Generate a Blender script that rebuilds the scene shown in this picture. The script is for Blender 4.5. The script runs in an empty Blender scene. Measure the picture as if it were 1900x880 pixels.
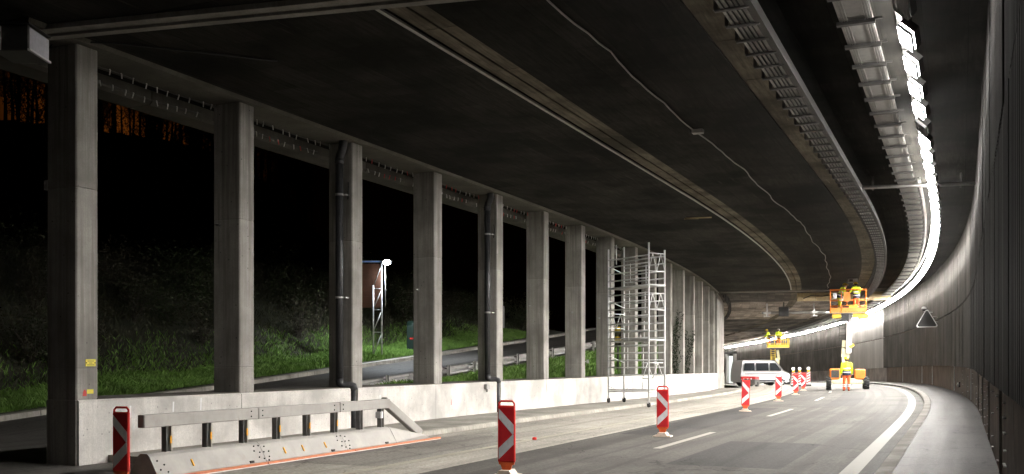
import bpy, math, random
from mathutils import Vector, Matrix
random.seed(7)
SC = bpy.context.scene
COL = SC.collection
R_ = math.radians
PI = math.pi

# ------------------------------------------------------------------ camera, sky, exposure
cam = bpy.data.cameras.new('camera'); cam_o = bpy.data.objects.new('camera', cam); COL.objects.link(cam_o)
cam_o.location = (0, 0, 1.65); cam_o.rotation_euler = (R_(90), 0, 0)
cam.sensor_width = 36; cam.lens = 35.0; cam.shift_y = 0.121; cam.clip_start = 0.05; cam.clip_end = 3000
SC.camera = cam_o
SC.view_settings.view_transform = 'Standard'; SC.view_settings.look = 'None'
SC.view_settings.exposure = 0.2; SC.view_settings.gamma = 1
SC.cycles.use_denoising = True
SC.cycles.max_bounces = 6; SC.cycles.diffuse_bounces = 4; SC.cycles.glossy_bounces = 3; SC.cycles.transmission_bounces = 3
SC.cycles.sample_clamp_indirect = 4.0
SC.cycles.caustics_reflective = False; SC.cycles.caustics_refractive = False

W = bpy.data.worlds.new('World'); SC.world = W; W.use_nodes = True
nt = W.node_tree; nt.nodes.clear()
def wn(t, **k):
    n = nt.nodes.new(t)
    for a, b in k.items(): setattr(n, a, b)
    return n
sky = wn('ShaderNodeTexSky', sky_type='NISHITA', sun_disc=False, sun_elevation=R_(-9), sun_rotation=R_(200))
bg1 = wn('ShaderNodeBackground'); bg1.inputs[1].default_value = 0.05
nt.links.new(sky.outputs[0], bg1.inputs[0])
# town glow low over the hill: a soft lobe of orange light-pollution in one compass direction
tc = wn('ShaderNodeTexCoord'); dot = wn('ShaderNodeVectorMath', operation='DOT_PRODUCT')
az, el = R_(-20.5), R_(13.5)
dot.inputs[1].default_value = (math.sin(az)*math.cos(el), math.cos(az)*math.cos(el), math.sin(el))
nt.links.new(tc.outputs['Generated'], dot.inputs[0])
mr = wn('ShaderNodeMapRange', interpolation_type='SMOOTHERSTEP'); mr.inputs[1].default_value = math.cos(R_(8.5)); mr.inputs[2].default_value = 1.0
mr.inputs[3].default_value = 0.004; mr.inputs[4].default_value = 1.0
nt.links.new(dot.outputs['Value'], mr.inputs[0])
bg2 = wn('ShaderNodeBackground'); bg2.inputs[0].default_value = (1.0, 0.27, 0.03, 1)
ml = wn('ShaderNodeMath', operation='MULTIPLY'); ml.inputs[1].default_value = 0.065
nt.links.new(mr.outputs[0], ml.inputs[0]); nt.links.new(ml.outputs[0], bg2.inputs[1])
ad = wn('ShaderNodeAddShader'); nt.links.new(bg1.outputs[0], ad.inputs[0]); nt.links.new(bg2.outputs[0], ad.inputs[1])
ow = wn('ShaderNodeOutputWorld'); nt.links.new(ad.outputs[0], ow.inputs[0])

LAMP_STRENGTH = 830.0      # base emission; scaled down for the near lamps, up for the far run

# ------------------------------------------------------------------ layout: s along the gallery, t to its road side, z up
TH = R_(24.3); D = (math.sin(TH), math.cos(TH)); N = (D[1], -D[0]); P0 = (-6.87, 15.7); RAD = 265.0; S0 = 18.5
def drop(s): return .000125*max(0, s-15)**2
def bank(s, t): return max(0, min(1, (s-15)/35))*.034*(t-6)
def P(s, t, z=0.0):
    if s <= S0:
        x = P0[0]+D[0]*s+N[0]*t; y = P0[1]+D[1]*s+N[1]*t
    else:
        a = (s-S0)/RAD; cx = P0[0]+D[0]*S0-N[0]*RAD; cy = P0[1]+D[1]*S0-N[1]*RAD
        x = cx+(RAD+t)*(N[0]*math.cos(a)+D[0]*math.sin(a)); y = cy+(RAD+t)*(N[1]*math.cos(a)+D[1]*math.sin(a))
    return Vector((x, y, z-drop(s)))
def PG(s, t, z=0.0):
    p = P(s, t, z); p.z += bank(s, t); return p
def rotz(s): return -(TH-max(0, s-S0)/RAD)
def col_s(i): return 3.7*i+min(.8, .2*i)
def ramp(s): return max(0.0, .19+.075*(s-6.4)) if s > 3.9 else 0.0
def frange(a, b, st):
    n = max(1, int(round((b-a)/st))); return [a+(b-a)*i/n for i in range(n+1)]

# ------------------------------------------------------------------ mesh helpers
class MB:
    def __init__(self): self.v = []; self.f = []; self.uv = {}; self.sm = []
    def add(self, vs, fs, smooth=False):
        o = len(self.v); self.v += [tuple(p) for p in vs]
        for f in fs: self.f.append([i+o for i in f]); self.sm.append(smooth)
        return self
    def box(self, c, s, rz=0.0, rx=0.0, ry=0.0, bev=0.0):
        hx, hy, hz = s[0]/2, s[1]/2, s[2]/2
        M = Matrix.Translation(c) @ Matrix.Rotation(rz, 4, 'Z') @ Matrix.Rotation(ry, 4, 'Y') @ Matrix.Rotation(rx, 4, 'X')
        if bev <= 0:
            vs = [M @ Vector((x*hx, y*hy, z*hz)) for z in (-1, 1) for y in (-1, 1) for x in (-1, 1)]
            return self.add(vs, [(0, 2, 3, 1), (4, 5, 7, 6), (0, 1, 5, 4), (2, 6, 7, 3), (0, 4, 6, 2), (1, 3, 7, 5)])
        b = min(bev, hx*.9, hy*.9, hz*.9)
        def ring(z, ins):
            x, y = hx-ins, hy-ins
            return [M @ Vector(q) for q in ((-x+b, -y, z), (x-b, -y, z), (x, -y+b, z), (x, y-b, z), (x-b, y, z), (-x+b, y, z), (-x, y-b, z), (-x, -y+b, z))]
        vs = ring(-hz, b*.6)+ring(-hz+b, 0)+ring(hz-b, 0)+ring(hz, b*.6)
        fs = [tuple(range(7, -1, -1)), tuple(range(24, 32))]
        for k in range(3):
            for i in range(8): j = (i+1) % 8; fs.append((k*8+i, k*8+j, k*8+8+j, k*8+8+i))
        return self.add(vs, fs)
    def tube(self, pts, r, n=8, cap=True, smooth=True):
        pts = [Vector(p) for p in pts]; m = len(pts); rs = r if isinstance(r, (list, tuple)) else [r]*m
        vs = []; fs = []; up = None
        for i, p in enumerate(pts):
            d = (pts[min(i+1, m-1)]-pts[max(i-1, 0)]).normalized()
            if up is None: up = Vector((0, 0, 1)) if abs(d.z) < .9 else Vector((1, 0, 0))
            u = d.cross(up).normalized(); w = u.cross(d).normalized(); up = w
            for k in range(n):
                a = 2*PI*k/n; vs.append(p+(u*math.cos(a)+w*math.sin(a))*rs[i])
        for i in range(m-1):
            for k in range(n):
                j = (k+1) % n; fs.append((i*n+k, i*n+j, (i+1)*n+j, (i+1)*n+k))
        self.add(vs, fs, smooth)
        if cap:
            o = len(self.v)-m*n
            self.f.append([o+k for k in range(n-1, -1, -1)]); self.sm.append(False)
            self.f.append([o+(m-1)*n+k for k in range(n)]); self.sm.append(False)
        return self
    def ball(self, c, r, seg=10, rings=6, sc=(1, 1, 1)):
        c = Vector(c); vs = []; fs = []
        for i in range(rings+1):
            a = PI*i/rings
            for k in range(seg):
                b = 2*PI*k/seg
                vs.append(c+Vector((math.sin(a)*math.cos(b)*sc[0], math.sin(a)*math.sin(b)*sc[1], math.cos(a)*sc[2]))*r)
        for i in range(rings):
            for k in range(seg):
                j = (k+1) % seg; fs.append((i*seg+k, (i+1)*seg+k, (i+1)*seg+j, i*seg+j))
        return self.add(vs, fs, True)
    def prism(self, poly, y0, y1, M=None):      # polygon in local x,z extruded along y
        n = len(poly); vs = [Vector((p[0], y0, p[1])) for p in poly]+[Vector((p[0], y1, p[1])) for p in poly]
        if M is not None: vs = [M @ q for q in vs]
        fs = [tuple(range(n)), tuple(range(2*n-1, n-1, -1))]
        for i in range(n): j = (i+1) % n; fs.append((i, i+n, j+n, j))
        return self.add(vs, fs)
    def sweep(self, prof, ss, fn=P, closed=True, caps=True):   # prof: (t, z) points, or a function s -> points
        o = len(self.v); n = None
        d = 0.0; lens = None
        for s in ss:
            pr = prof(s) if callable(prof) else prof
            n = len(pr)
            if lens is None:
                lens = [0.0]
                for a, b in zip(pr, pr[1:]+pr[:1]): lens.append(lens[-1]+math.hypot(b[0]-a[0], b[1]-a[1]))
            self.v += [tuple(fn(s, q[0], q[1])) for q in pr]
        m = n if closed else n-1
        for i in range(len(ss)-1):
            for k in range(m):
                j = (k+1) % n
                self.uv[len(self.f)] = ((ss[i], lens[k]), (ss[i], lens[k+1]), (ss[i+1], lens[k+1]), (ss[i+1], lens[k]))
                self.f.append([o+i*n+k, o+i*n+j, o+(i+1)*n+j, o+(i+1)*n+k]); self.sm.append(False)
        if closed and caps:
            self.f.append([o+k for k in range(n-1, -1, -1)]); self.sm.append(False)
            e = o+(len(ss)-1)*n; self.f.append([e+k for k in range(n)]); self.sm.append(False)
        return self
    def mesh(self, name, mat, fix=True):
        me = bpy.data.meshes.new(name); me.from_pydata(self.v, [], self.f)
        me.polygons.foreach_set('use_smooth', self.sm)
        if self.uv:
            l = me.uv_layers.new(name='UVMap').data
            for fi, c in self.uv.items():
                st = me.polygons[fi].loop_start
                for k in range(4): l[st+k].uv = c[k]
        if fix:
            import bmesh
            bm = bmesh.new(); bm.from_mesh(me); bmesh.ops.recalc_face_normals(bm, faces=bm.faces); bm.to_mesh(me); bm.free()
        me.materials.append(mat); me.update(); return me
    def build(self, name, mat, parent=None, fix=True, loc=None, rz=0.0):
        return obj(name, self.mesh(name, mat, fix), parent, loc, rz)
def obj(name, data, parent=None, loc=None, rz=0.0):
    o = bpy.data.objects.new(name, data); COL.objects.link(o)
    if parent is not None: o.parent = parent
    if loc is not None: o.location = loc
    if rz: o.rotation_euler = (0, 0, rz)
    return o
def tag(o, label=None, cat=None, group=None, kind=None):
    if label: o['label'] = label
    if cat: o['category'] = cat
    if group: o['group'] = group
    if kind: o['kind'] = kind
    return o
def thing(name, label, cat, loc=(0, 0, 0), rz=0.0, group=None):
    return tag(obj(name, None, None, loc, rz), label, cat, group)
def kids(o): return [c for c in bpy.data.objects if c.parent is o]
def copy_tree(o, parent=None):
    c = o.copy(); COL.objects.link(c)
    if parent is not None: c.parent = parent
    for ch in CH.get(o.name, None) or kids(o): copy_tree(ch, c)
    return c
CH = {}

# ------------------------------------------------------------------ materials
class NT:
    def __init__(self, name):
        self.m = bpy.data.materials.new(name); self.m.use_nodes = True; self.t = self.m.node_tree
        self.b = self.t.nodes['Principled BSDF']; self.out = self.t.nodes['Material Output']
    def n(self, t, **k):
        x = self.t.nodes.new(t)
        for a, b in k.items(): setattr(x, a, b)
        return x
    def l(self, a, b): self.t.links.new(a, b)
    def pos(self, sc=(1, 1, 1), uv=False):
        src = self.n('ShaderNodeUVMap').outputs[0] if uv else self.n('ShaderNodeNewGeometry').outputs['Position']
        mp = self.n('ShaderNodeMapping'); mp.inputs['Scale'].default_value = sc; self.l(src, mp.inputs[0]); return mp.outputs[0]
    def noise(self, vec, scale=1, detail=4, rough=.6):
        x = self.n('ShaderNodeTexNoise'); x.inputs['Scale'].default_value = scale; x.inputs['Detail'].default_value = detail
        x.inputs['Roughness'].default_value = rough; self.l(vec, x.inputs['Vector']); return x.outputs['Fac']
    def rng(self, f, a, b, c=0., d=1.):
        x = self.n('ShaderNodeMapRange'); x.inputs[1].default_value = a; x.inputs[2].default_value = b; x.inputs[3].default_value = c; x.inputs[4].default_value = d
        self.l(f, x.inputs[0]); return x.outputs[0]
    def mix(self, f, a, b, mode='MIX'):
        x = self.n('ShaderNodeMix', data_type='RGBA', blend_type=mode)
        for i, q in ((0, f), (6, a), (7, b)):
            if hasattr(q, 'is_linked') or hasattr(q, 'links'): self.l(q, x.inputs[i])
            else: x.inputs[i].default_value = q if i == 0 else (*q, 1)
        return x.outputs[2]
    def math(self, op, a, b):
        x = self.n('ShaderNodeMath', operation=op)
        for i, q in ((0, a), (1, b)):
            if hasattr(q, 'links'): self.l(q, x.inputs[i])
            else: x.inputs[i].default_value = q
        return x.outputs[0]
    def col(self, c): self.l(c, self.b.inputs['Base Color'])
    def bump(self, h, st=.3, d=.01):
        x = self.n('ShaderNodeBump'); x.inputs['Strength'].default_value = st; x.inputs['Distance'].default_value = d
        self.l(h, x.inputs['Height']); self.l(x.outputs[0], self.b.inputs['Normal'])
def plain(name, c, rough=.5, metal=0., var=.15, scale=6., dirt=None):
    k = NT(name); k.b.inputs['Roughness'].default_value = rough; k.b.inputs['Metallic'].default_value = metal
    f = k.noise(k.pos(), scale, 5, .65)
    lo = tuple(x*(1-var) for x in c); hi = tuple(min(1, x*(1+var)) for x in c)
    cc = k.mix(k.rng(f, .3, .7), lo, hi)
    if dirt:
        g = k.noise(k.pos((1, 1, .4)), scale*2.7, 6, .7); cc = k.mix(k.rng(g, .55, .75, 0, .6), cc, dirt)
    k.col(cc); k.l(k.rng(f, .2, .8, rough*.85, min(1, rough*1.15)), k.b.inputs['Roughness']); return k.m
def glow(name, c, st):
    k = NT(name); k.b.inputs['Base Color'].default_value = (.8, .8, .8, 1)
    k.b.inputs['Emission Color'].default_value = (*c, 1); k.b.inputs['Emission Strength'].default_value = st; return k.m
def concrete(name, c, streak=.5, hole=.0, rough=.85, stain=(.10, .09, .075), board=True):
    k = NT(name); k.b.inputs['Roughness'].default_value = rough; k.b.inputs['Specular IOR Level'].default_value = .25
    big = k.noise(k.pos(), .9, 5, .6); v = k.noise(k.pos((9, 9, .35)), 1.0, 5, .65); fine = k.noise(k.pos(), 38, 5, .7)
    lo = tuple(x*.68 for x in c); hi = tuple(min(1, x*1.2) for x in c)
    cc = k.mix(k.rng(big, .38, .62), lo, hi)
    cc = k.mix(k.rng(v, .46, .66, 0, streak), cc, stain)
    cc = k.mix(k.rng(fine, .4, .62, 0, .4), cc, tuple(x*.6 for x in c))
    if hole > 0:
        vo = k.n('ShaderNodeTexVoronoi'); vo.inputs['Scale'].default_value = 5.5; vo.inputs['Randomness'].default_value = 1; k.l(k.pos(), vo.inputs['Vector'])
        cc = k.mix(k.rng(vo.outputs['Distance'], .05, .10, hole, 0), cc, (.03, .03, .028))
    v2 = k.noise(k.pos((26, 26, .12)), 1, 3, .6); cc = k.mix(k.rng(v2, .48, .64, 0, streak*.7), cc, tuple(x*.62 for x in c))
    k.col(cc)
    h = k.math('ADD', k.math('MULTIPLY', v, .6), k.math('MULTIPLY', fine, .4)); k.bump(h, .5, .012); return k.m
M = {}
M['column'] = concrete('column_concrete', (.39, .37, .34), .55, .8)
M['column_upper'] = concrete('column_concrete_stained', (.345, .328, .298), .75, .8)
M['parapet'] = concrete('white_parapet_concrete', (.66, .635, .60), .22, .5, stain=(.42, .39, .35))
M['ledge'] = concrete('kerb_concrete', (.37, .35, .31), .35)
M['kerb_light'] = concrete('pale_kerb_concrete', (.31, .295, .27), .3)
M['lower_wall'] = concrete('brown_wall_concrete', (.22, .17, .135), .5, stain=(.07, .055, .045))
M['lower_wall_pale'] = concrete('pale_wall_concrete', (.50, .455, .425), .3)
M['pier'] = concrete('pier_concrete', (.38, .36, .33), .4)
M['edge_beam'] = concrete('edge_beam_concrete', (.125, .118, .098), .5)
def ceiling_mat(name, c, joint=True):
    k = NT(name); k.b.inputs['Roughness'].default_value = .95; k.b.inputs['Specular IOR Level'].default_value = .08
    uv = k.pos(uv=True)
    br = k.n('ShaderNodeTexBrick'); br.offset = .5; br.inputs['Scale'].default_value = 1; br.inputs['Brick Width'].default_value = 2.5; br.inputs['Row Height'].default_value = .62
    br.inputs['Mortar Size'].default_value = .006; br.inputs['Mortar Smooth'].default_value = .3
    br.inputs['Color1'].default_value = (.70, .70, .70, 1); br.inputs['Color2'].default_value = (1.25, 1.25, 1.25, 1); br.inputs['Mortar'].default_value = (.35, .35, .35, 1); br.inputs['Bias'].default_value = 0
    k.l(uv, br.inputs['Vector'])
    big = k.noise(k.pos((.4, .4, .4)), 1, 5, .65); ln = k.noise(k.pos((1.2, 14, 1), True), 1, 5, .7); sp = k.noise(k.pos((.7, 9, 1), True), 1, 2, .5)
    cc = k.mix(k.rng(big, .38, .62), tuple(x*.45 for x in c), tuple(x*1.8 for x in c))
    cc = k.mix(k.rng(ln, .4, .65, 0, .65), cc, tuple(x*.45 for x in c))
    cc = k.mix(k.rng(sp, .66, .74, 0, .5), cc, tuple(min(1, x*2.6) for x in c))
    if joint: cc = k.mix(1.0, cc, br.outputs['Color'], 'MULTIPLY')
    k.col(cc); k.bump(k.math('ADD', ln, k.math('MULTIPLY', br.outputs['Fac'], -.6)), .4, .01); return k.m
M['ceiling'] = ceiling_mat('sooty_ceiling_concrete', (.022, .0205, .0175))  # very dark base tone, mottled at random
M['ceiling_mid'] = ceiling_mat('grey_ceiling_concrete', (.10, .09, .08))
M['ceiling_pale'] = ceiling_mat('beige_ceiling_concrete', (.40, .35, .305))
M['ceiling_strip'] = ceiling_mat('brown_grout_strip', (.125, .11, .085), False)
def asphalt(name, c, streaky=.5, rough=.62, spot=.3):
    k = NT(name); k.b.inputs['Specular IOR Level'].default_value = .18; p = k.pos(); uv = k.pos((.10, 2.6, 1), True)
    st = k.noise(uv, 1, 5, .6); st2 = k.noise(k.pos((.02, .55, 1), True), 1, 3, .5); big = k.noise(p, .35, 4, .6); fine = k.noise(p, 70, 3, .8); med = k.noise(p, 5, 5, .7)
    cc = k.mix(k.rng(st, .38, .62), tuple(x*(1-streaky*.5) for x in c), tuple(x*(1+streaky) for x in c))
    cc = k.mix(k.rng(st2, .42, .6, 0, .6), cc, tuple(x*(1+streaky*1.2) for x in c))
    cc = k.mix(k.rng(big, .45, .62, 0, .5), cc, tuple(x*.6 for x in c))
    cc = k.mix(k.rng(fine, .45, .75, 0, spot), cc, tuple(min(1, x*2.0) for x in c))
    cc = k.mix(k.rng(med, .55, .66, 0, .4), cc, tuple(x*.55 for x in c))
    gr = k.noise(k.pos((1, 1, 1)), 17, 4, .75); cc = k.mix(k.rng(gr, .50, .62, 0, .55), cc, tuple(x*.55 for x in c)); cc = k.mix(k.rng(gr, .48, .36, 0, .45), cc, tuple(min(1, x*1.9) for x in c))
    tr = k.noise(k.pos((.012, 1.1, 1), True), 1.7, 3, .5); cc = k.mix(k.rng(tr, .53, .60, 0, .5), cc, tuple(x*.6 for x in c))
    vo = k.n('ShaderNodeTexVoronoi', feature='DISTANCE_TO_EDGE'); vo.inputs['Scale'].default_value = .45
    wv = k.n('ShaderNodeVectorMath', operation='ADD'); k.l(p, wv.inputs[0]); nz = k.n('ShaderNodeTexNoise'); nz.inputs['Scale'].default_value = 1.5; nz.inputs['Detail'].default_value = 5; k.l(p, nz.inputs['Vector']); k.l(nz.outputs['Color'], wv.inputs[1]); k.l(wv.outputs[0], vo.inputs['Vector'])
    cc = k.mix(k.math('MULTIPLY', k.rng(vo.outputs['Distance'], .002, .012, .8, 0), k.rng(big, .45, .55)), cc, tuple(x*.35 for x in c))
    k.col(cc); k.l(k.rng(st, .3, .7, rough*.85, rough*1.1), k.b.inputs['Roughness'])
    k.bump(k.math('ADD', fine, k.math('MULTIPLY', med, .5)), .35, .006); return k.m
M['asphalt'] = asphalt('worn_asphalt', (.062, .058, .053), .9, .75)
M['asphalt_dark'] = asphalt('dark_asphalt', (.115, .108, .10), .35)
M['slab'] = asphalt('dusty_concrete_paving', (.31, .29, .255), .3, .75, .15)
M['slab_dark'] = asphalt('dark_paving_patch', (.22, .205, .185), .3, .72, .2)
M['patch'] = asphalt('dark_repair_asphalt', (.042, .040, .038), .6, .75)
M['walk'] = asphalt('pavement_asphalt', (.075, .070, .066), .3, .6, .2)
def paint(name, c, wear=.5):
    k = NT(name); k.b.inputs['Roughness'].default_value = .6
    f = k.noise(k.pos(), 9, 6, .75); g = k.noise(k.pos(), 60, 3, .7)
    cc = k.mix(k.rng(f, .52, .7, 0, wear), c, (.16, .15, .14)); cc = k.mix(k.rng(g, .55, .75, 0, wear*.7), cc, (.2, .19, .18)); k.col(cc); return k.m
M['line'] = paint('road_paint', (.27, .255, .22), .75)
M['line_edge'] = paint('worn_edge_paint', (.19, .18, .155), .75)
M['line_old'] = paint('worn_road_paint', (.36, .33, .26), .8)
M['steel'] = plain('galvanised_steel', (.42, .41, .40), .42, .75, .2, 5, (.25, .22, .19))
M['steel_light'] = plain('pale_galvanised_steel', (.62, .61, .60), .4, .55, .15, 7, (.3, .28, .25))
M['barrier'] = plain('barrier_steel', (.36, .345, .32), .6, .1, .14, 3, (.30, .27, .23))
M['barrier_dark'] = plain('dark_barrier_post', (.17, .165, .16), .5, .5, .2, 8)
M['alu'] = plain('aluminium_tube', (.78, .78, .78), .4, .1, .08, 9)
M['alu_white'] = plain('white_lattice_frame', (.80, .80, .79), .45, .2, .06, 9)
M['blue'] = plain('blue_scaffold_sleeve', (.03, .10, .42), .5)
M['black'] = plain('black_rubber', (.022, .022, .022), .75, 0, .3, 12)
M['pipe'] = plain('grey_pipe', (.045, .045, .048), .42, .2, .2, 7, (.16, .15, .13))
M['dark'] = plain('dark_metal', (.035, .034, .033), .6, .3, .25, 8)
M['bracket'] = plain('bracket_metal', (.11, .105, .10), .55, .5, .25, 9)
M['dark_paint'] = plain('dark_painted_channel', (.07, .065, .06), .7, 0, .2, 6)
M['tray'] = plain('cable_tray_steel', (.40, .385, .36), .5, .4, .18, 9, (.16, .14, .12))
M['tray_bright'] = plain('bright_cable_tray_steel', (.46, .445, .42), .45, .35, .15, 9, (.25, .22, .2))
def ribbed(name, c, c2, dirt=.6, rough=.5):
    k = NT(name); k.b.inputs['Roughness'].default_value = .75; k.b.inputs['Specular IOR Level'].default_value = .12
    v = k.noise(k.pos((7, 7, .25)), 1, 5, .65); big = k.noise(k.pos((.5, .5, .5)), 1, 4, .6); fine = k.noise(k.pos((30, 30, 2)), 1, 4, .7)
    cc = k.mix(k.rng(v, .38, .62), c, c2); cc = k.mix(k.rng(big, .42, .6, 0, dirt), cc, tuple(x*.5 for x in c)); cc = k.mix(k.rng(fine, .5, .75, 0, .3), cc, tuple(min(1, x*1.9) for x in c2))
    oi = k.n('ShaderNodeObjectInfo'); cc = k.mix(k.rng(oi.outputs['Random'], 0, 1, 0, .45), cc, tuple(x*.45 for x in c)); k.col(cc); k.bump(v, .2, .01); return k.m
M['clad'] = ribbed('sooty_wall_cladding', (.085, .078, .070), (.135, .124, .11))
M['clad_near'] = ribbed('black_wall_cladding', (.020, .018, .016), (.036, .032, .028))  # same cladding; weaker light at the near end is put into its colour
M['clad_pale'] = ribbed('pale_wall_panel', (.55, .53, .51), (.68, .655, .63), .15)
M['red'] = plain('red_reflective_sheet', (.46, .012, .018), .45, 0, .2, 5, (.22, .03, .03))
M['red_bright'] = plain('red_plastic_frame', (.66, .030, .022), .4, 0, .1, 5)
M['white_sheet'] = plain('white_reflective_sheet', (.60, .60, .62), .45, 0, .12, 6, (.36, .34, .31))
M['orange_plastic'] = plain('orange_plastic', (.55, .085, .015), .5, 0, .2, 8, (.3, .1, .05))
M['pale_base'] = plain('pale_beacon_base', (.58, .47, .38), .7, 0, .15, 9, (.3, .22, .17))
M['orange_strip'] = plain('orange_rubber_strip', (.62, .21, .10), .7, 0, .2, 7, (.35, .2, .14))
M['amber'] = plain('amber_reflector', (.85, .42, .02), .3)
M['orange_lift'] = plain('orange_machine_paint', (.78, .20, .025), .4, 0, .1, 5)
M['yellow_lift'] = plain('yellow_machine_paint', (.80, .55, .04), .4, 0, .1, 5)
M['cream'] = plain('cream_machine_paint', (.72, .66, .42), .4, 0, .1, 5, (.35, .3, .2))
M['hivis'] = plain('hi_vis_fabric', (.62, .80, .02), .8, 0, .12, 14)
M['orange_cloth'] = plain('orange_trouser_cloth', (.85, .12, .03), .85, 0, .15, 14)
M['navy'] = plain('navy_cloth', (.014, .017, .03), .85, 0, .2, 14)
M['helmet'] = plain('yellow_helmet', (.85, .58, .02), .35, 0, .05, 8)
M['helmet_pale'] = plain('grey_cap_cloth', (.45, .38, .36), .6, 0, .05, 8)
M['skin'] = plain('skin', (.48, .27, .19), .6, 0, .08, 20)
M['hair'] = plain('brown_hair', (.06, .04, .03), .8, 0, .1, 20)
M['tape'] = plain('silver_reflective_tape', (.72, .72, .74), .35, 0, .03, 20)
M['boot'] = plain('boot_leather', (.25, .045, .025), .7, 0, .2, 20)
M['van'] = plain('silver_van_paint', (.60, .60, .61), .35, .1, .03, 3)
M['van_dark'] = plain('dark_van_trim', (.055, .055, .06), .45, 0, .1, 5)
gk = NT('dark_window_glass'); gk.b.inputs['Base Color'].default_value = (.02, .022, .025, 1); gk.b.inputs['Roughness'].default_value = .06; gk.col(gk.mix(gk.noise(gk.pos(), 2, 2), (.012, .014, .017), (.03, .033, .036))); M['glass'] = gk.m
M['lamp_on'] = glow('lit_lamp_panel', (1.0, .965, .91), LAMP_STRENGTH)
M['lamp_near'] = glow('lit_old_lamp_panel', (1.0, .965, .91), LAMP_STRENGTH*.60)
M['lamp_far'] = glow('lit_new_lamp_panel', (1.0, .965, .91), LAMP_STRENGTH*1.3)
M['lamp_off'] = plain('unlit_lamp_panel', (.30, .29, .28), .3, 0, .1, 8)
M['lamp_box'] = plain('lamp_housing_metal', (.15, .145, .14), .5, .4, .15, 8)
M['headlight'] = glow('headlight_lens', (1, .96, .9), 90)
M['warn_lens'] = glow('warning_lamp_lens', (1, .98, .95), 1.2)  # weak emission stands for light reflected by the lens
M['door_glow'] = glow('lit_doorway_panel', (.93, 1, .95), 1.15)  # glow in the panel stands for the lamplit room behind the doorway
M['green_glow'] = glow('green_exit_strip', (.25, 1, .45), .9)
M['flood'] = glow('floodlight_lens', (.80, .90, 1), 60)
M['yellow_tag'] = plain('yellow_tag', (.80, .66, .06), .5, 0, .06, 20)
M['ink'] = plain('dark_print', (.05, .045, .02), .6, 0, .1, 20)
M['wood'] = plain('brown_board', (.13, .055, .03), .7, 0, .2, 4)
M['beige_board'] = plain('beige_board', (.55, .44, .26), .8, 0, .15, 5, (.3, .22, .12))
M['green_box'] = plain('dark_green_cabinet', (.006, .018, .012), .5, 0, .1, 6)
M['white_paint'] = plain('white_painted_metal', (.75, .75, .76), .45, 0, .06, 8, (.45, .42, .4))
M['box_grey'] = plain('pale_box_cover', (.56, .55, .60), .5, 0, .12, 16)
M['sign_back'] = plain('dark_sign_face', (.030, .029, .029), .6, .2, .1, 9)
M['cable_white'] = plain('white_cable', (.36, .33, .32), .5)
M['clip_white'] = plain('pale_clip', (.62, .60, .58), .5)
M['clip_red'] = plain('red_clip', (.62, .06, .05), .5)
M['dirt'] = plain('verge_dirt', (.07, .062, .05), .95, 0, .35, 3)
def ground_mat(name, a, b, c):
    k = NT(name); k.b.inputs['Roughness'].default_value = .95
    f = k.noise(k.pos(), 1.3, 6, .65); g = k.noise(k.pos(), 9, 5, .75)
    cc = k.mix(k.rng(f, .35, .65), a, b); cc = k.mix(k.rng(g, .45, .7, 0, .7), cc, c); k.col(cc); k.bump(g, .8, .05); return k.m
M['bank'] = ground_mat('bank_soil_and_litter', (.028, .034, .016), (.045, .040, .024), (.02, .022, .012))
M['turf'] = ground_mat('turf', (.035, .07, .012), (.05, .09, .016), (.025, .045, .012))
def leaf_mat(name, c, var=.5):
    k = NT(name); k.b.inputs['Roughness'].default_value = .7
    f = k.noise(k.pos(), 1.1, 4, .6); g = k.noise(k.pos(), 14, 2, .6)
    cc = k.mix(k.rng(f, .3, .7), tuple(x*(1-var) for x in c), tuple(x*(1+var) for x in c)); cc = k.mix(k.rng(g, .5, .8, 0, .5), cc, (c[0]*1.5, c[1]*1.2, c[2]*.8)); k.col(cc); return k.m
M['grass'] = leaf_mat('grass_blades', (.12, .235, .035), .35)
M['shrub_green'] = leaf_mat('shrub_leaves', (.032, .048, .013))
M['shrub_brown'] = leaf_mat('dry_shrub_leaves', (.042, .039, .018))
M['dry'] = leaf_mat('dry_undergrowth', (.040, .045, .016), .5)
M['ivy'] = leaf_mat('ivy_leaves', (.018, .030, .012))
M['bark'] = plain('bark', (.045, .035, .026), .9, 0, .3, 8)

# ------------------------------------------------------------------ ground, roads, pavements
gd = MB().add([(-900, -600, -4.6), (1100, -600, -4.6), (1100, 1600, -4.6), (-900, 1600, -4.6)], [(0, 1, 2, 3)]).build('ground', M['bank']); tag(gd, kind='structure')
SS = frange(-30, 178, 1.0)
road = MB().sweep([(1.2, -.004), (3.0, -.004), (5.3, -.002), (8, 0), (11.72, 0)], SS, PG, False).build('road', M['asphalt'], fix=False); tag(road, kind='structure')
def strip(name, mat, t0, t1, s0, s1, z, parent, st=1.0, fn=PG):
    return MB().sweep([(t0, z), (t1, z)], frange(s0, s1, st), fn, False).build(name, mat, parent, fix=False)
# concrete paving slabs of the closed lane, each its own piece with open joints
s = -8.0; k = 0
while s < 96:
    L = [5.2, 4.6, 5.6][k % 3]
    tA = 2.04; tB = 4.42; 
    dark = k in (0, 2,)
    MB().sweep([(tA, -.02), (tA, .006), (tB, .006), (tB, -.02)], frange(s+.012, s+L-.012, 1.0), PG, True).build('paving_slab', M['slab_dark'] if dark else M['slab'], road)
    s += L; k += 1
strip('repair_patch', M['slab_dark'], 2.6, 4.0, 5.0, 8.2, .011, road)
strip('repair_patch', M['slab'], 4.5, 5.5, -12, 100, .0045, road)
strip('old_lane_line', M['line_old'], 4.46, 4.62, -12, 100, .0105, road)
for a, b in ((-5.5, -.8), (6.7, 11.4), (18.6, 23.3), (31.2, 35.9), (43.8, 48.5), (56.2, 60.9), (68.6, 73.3), (81, 85.7), (93, 97.7)):
    strip('lane_dash', M['line'], 7.42, 7.57, a, b, .0045, road)
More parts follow.
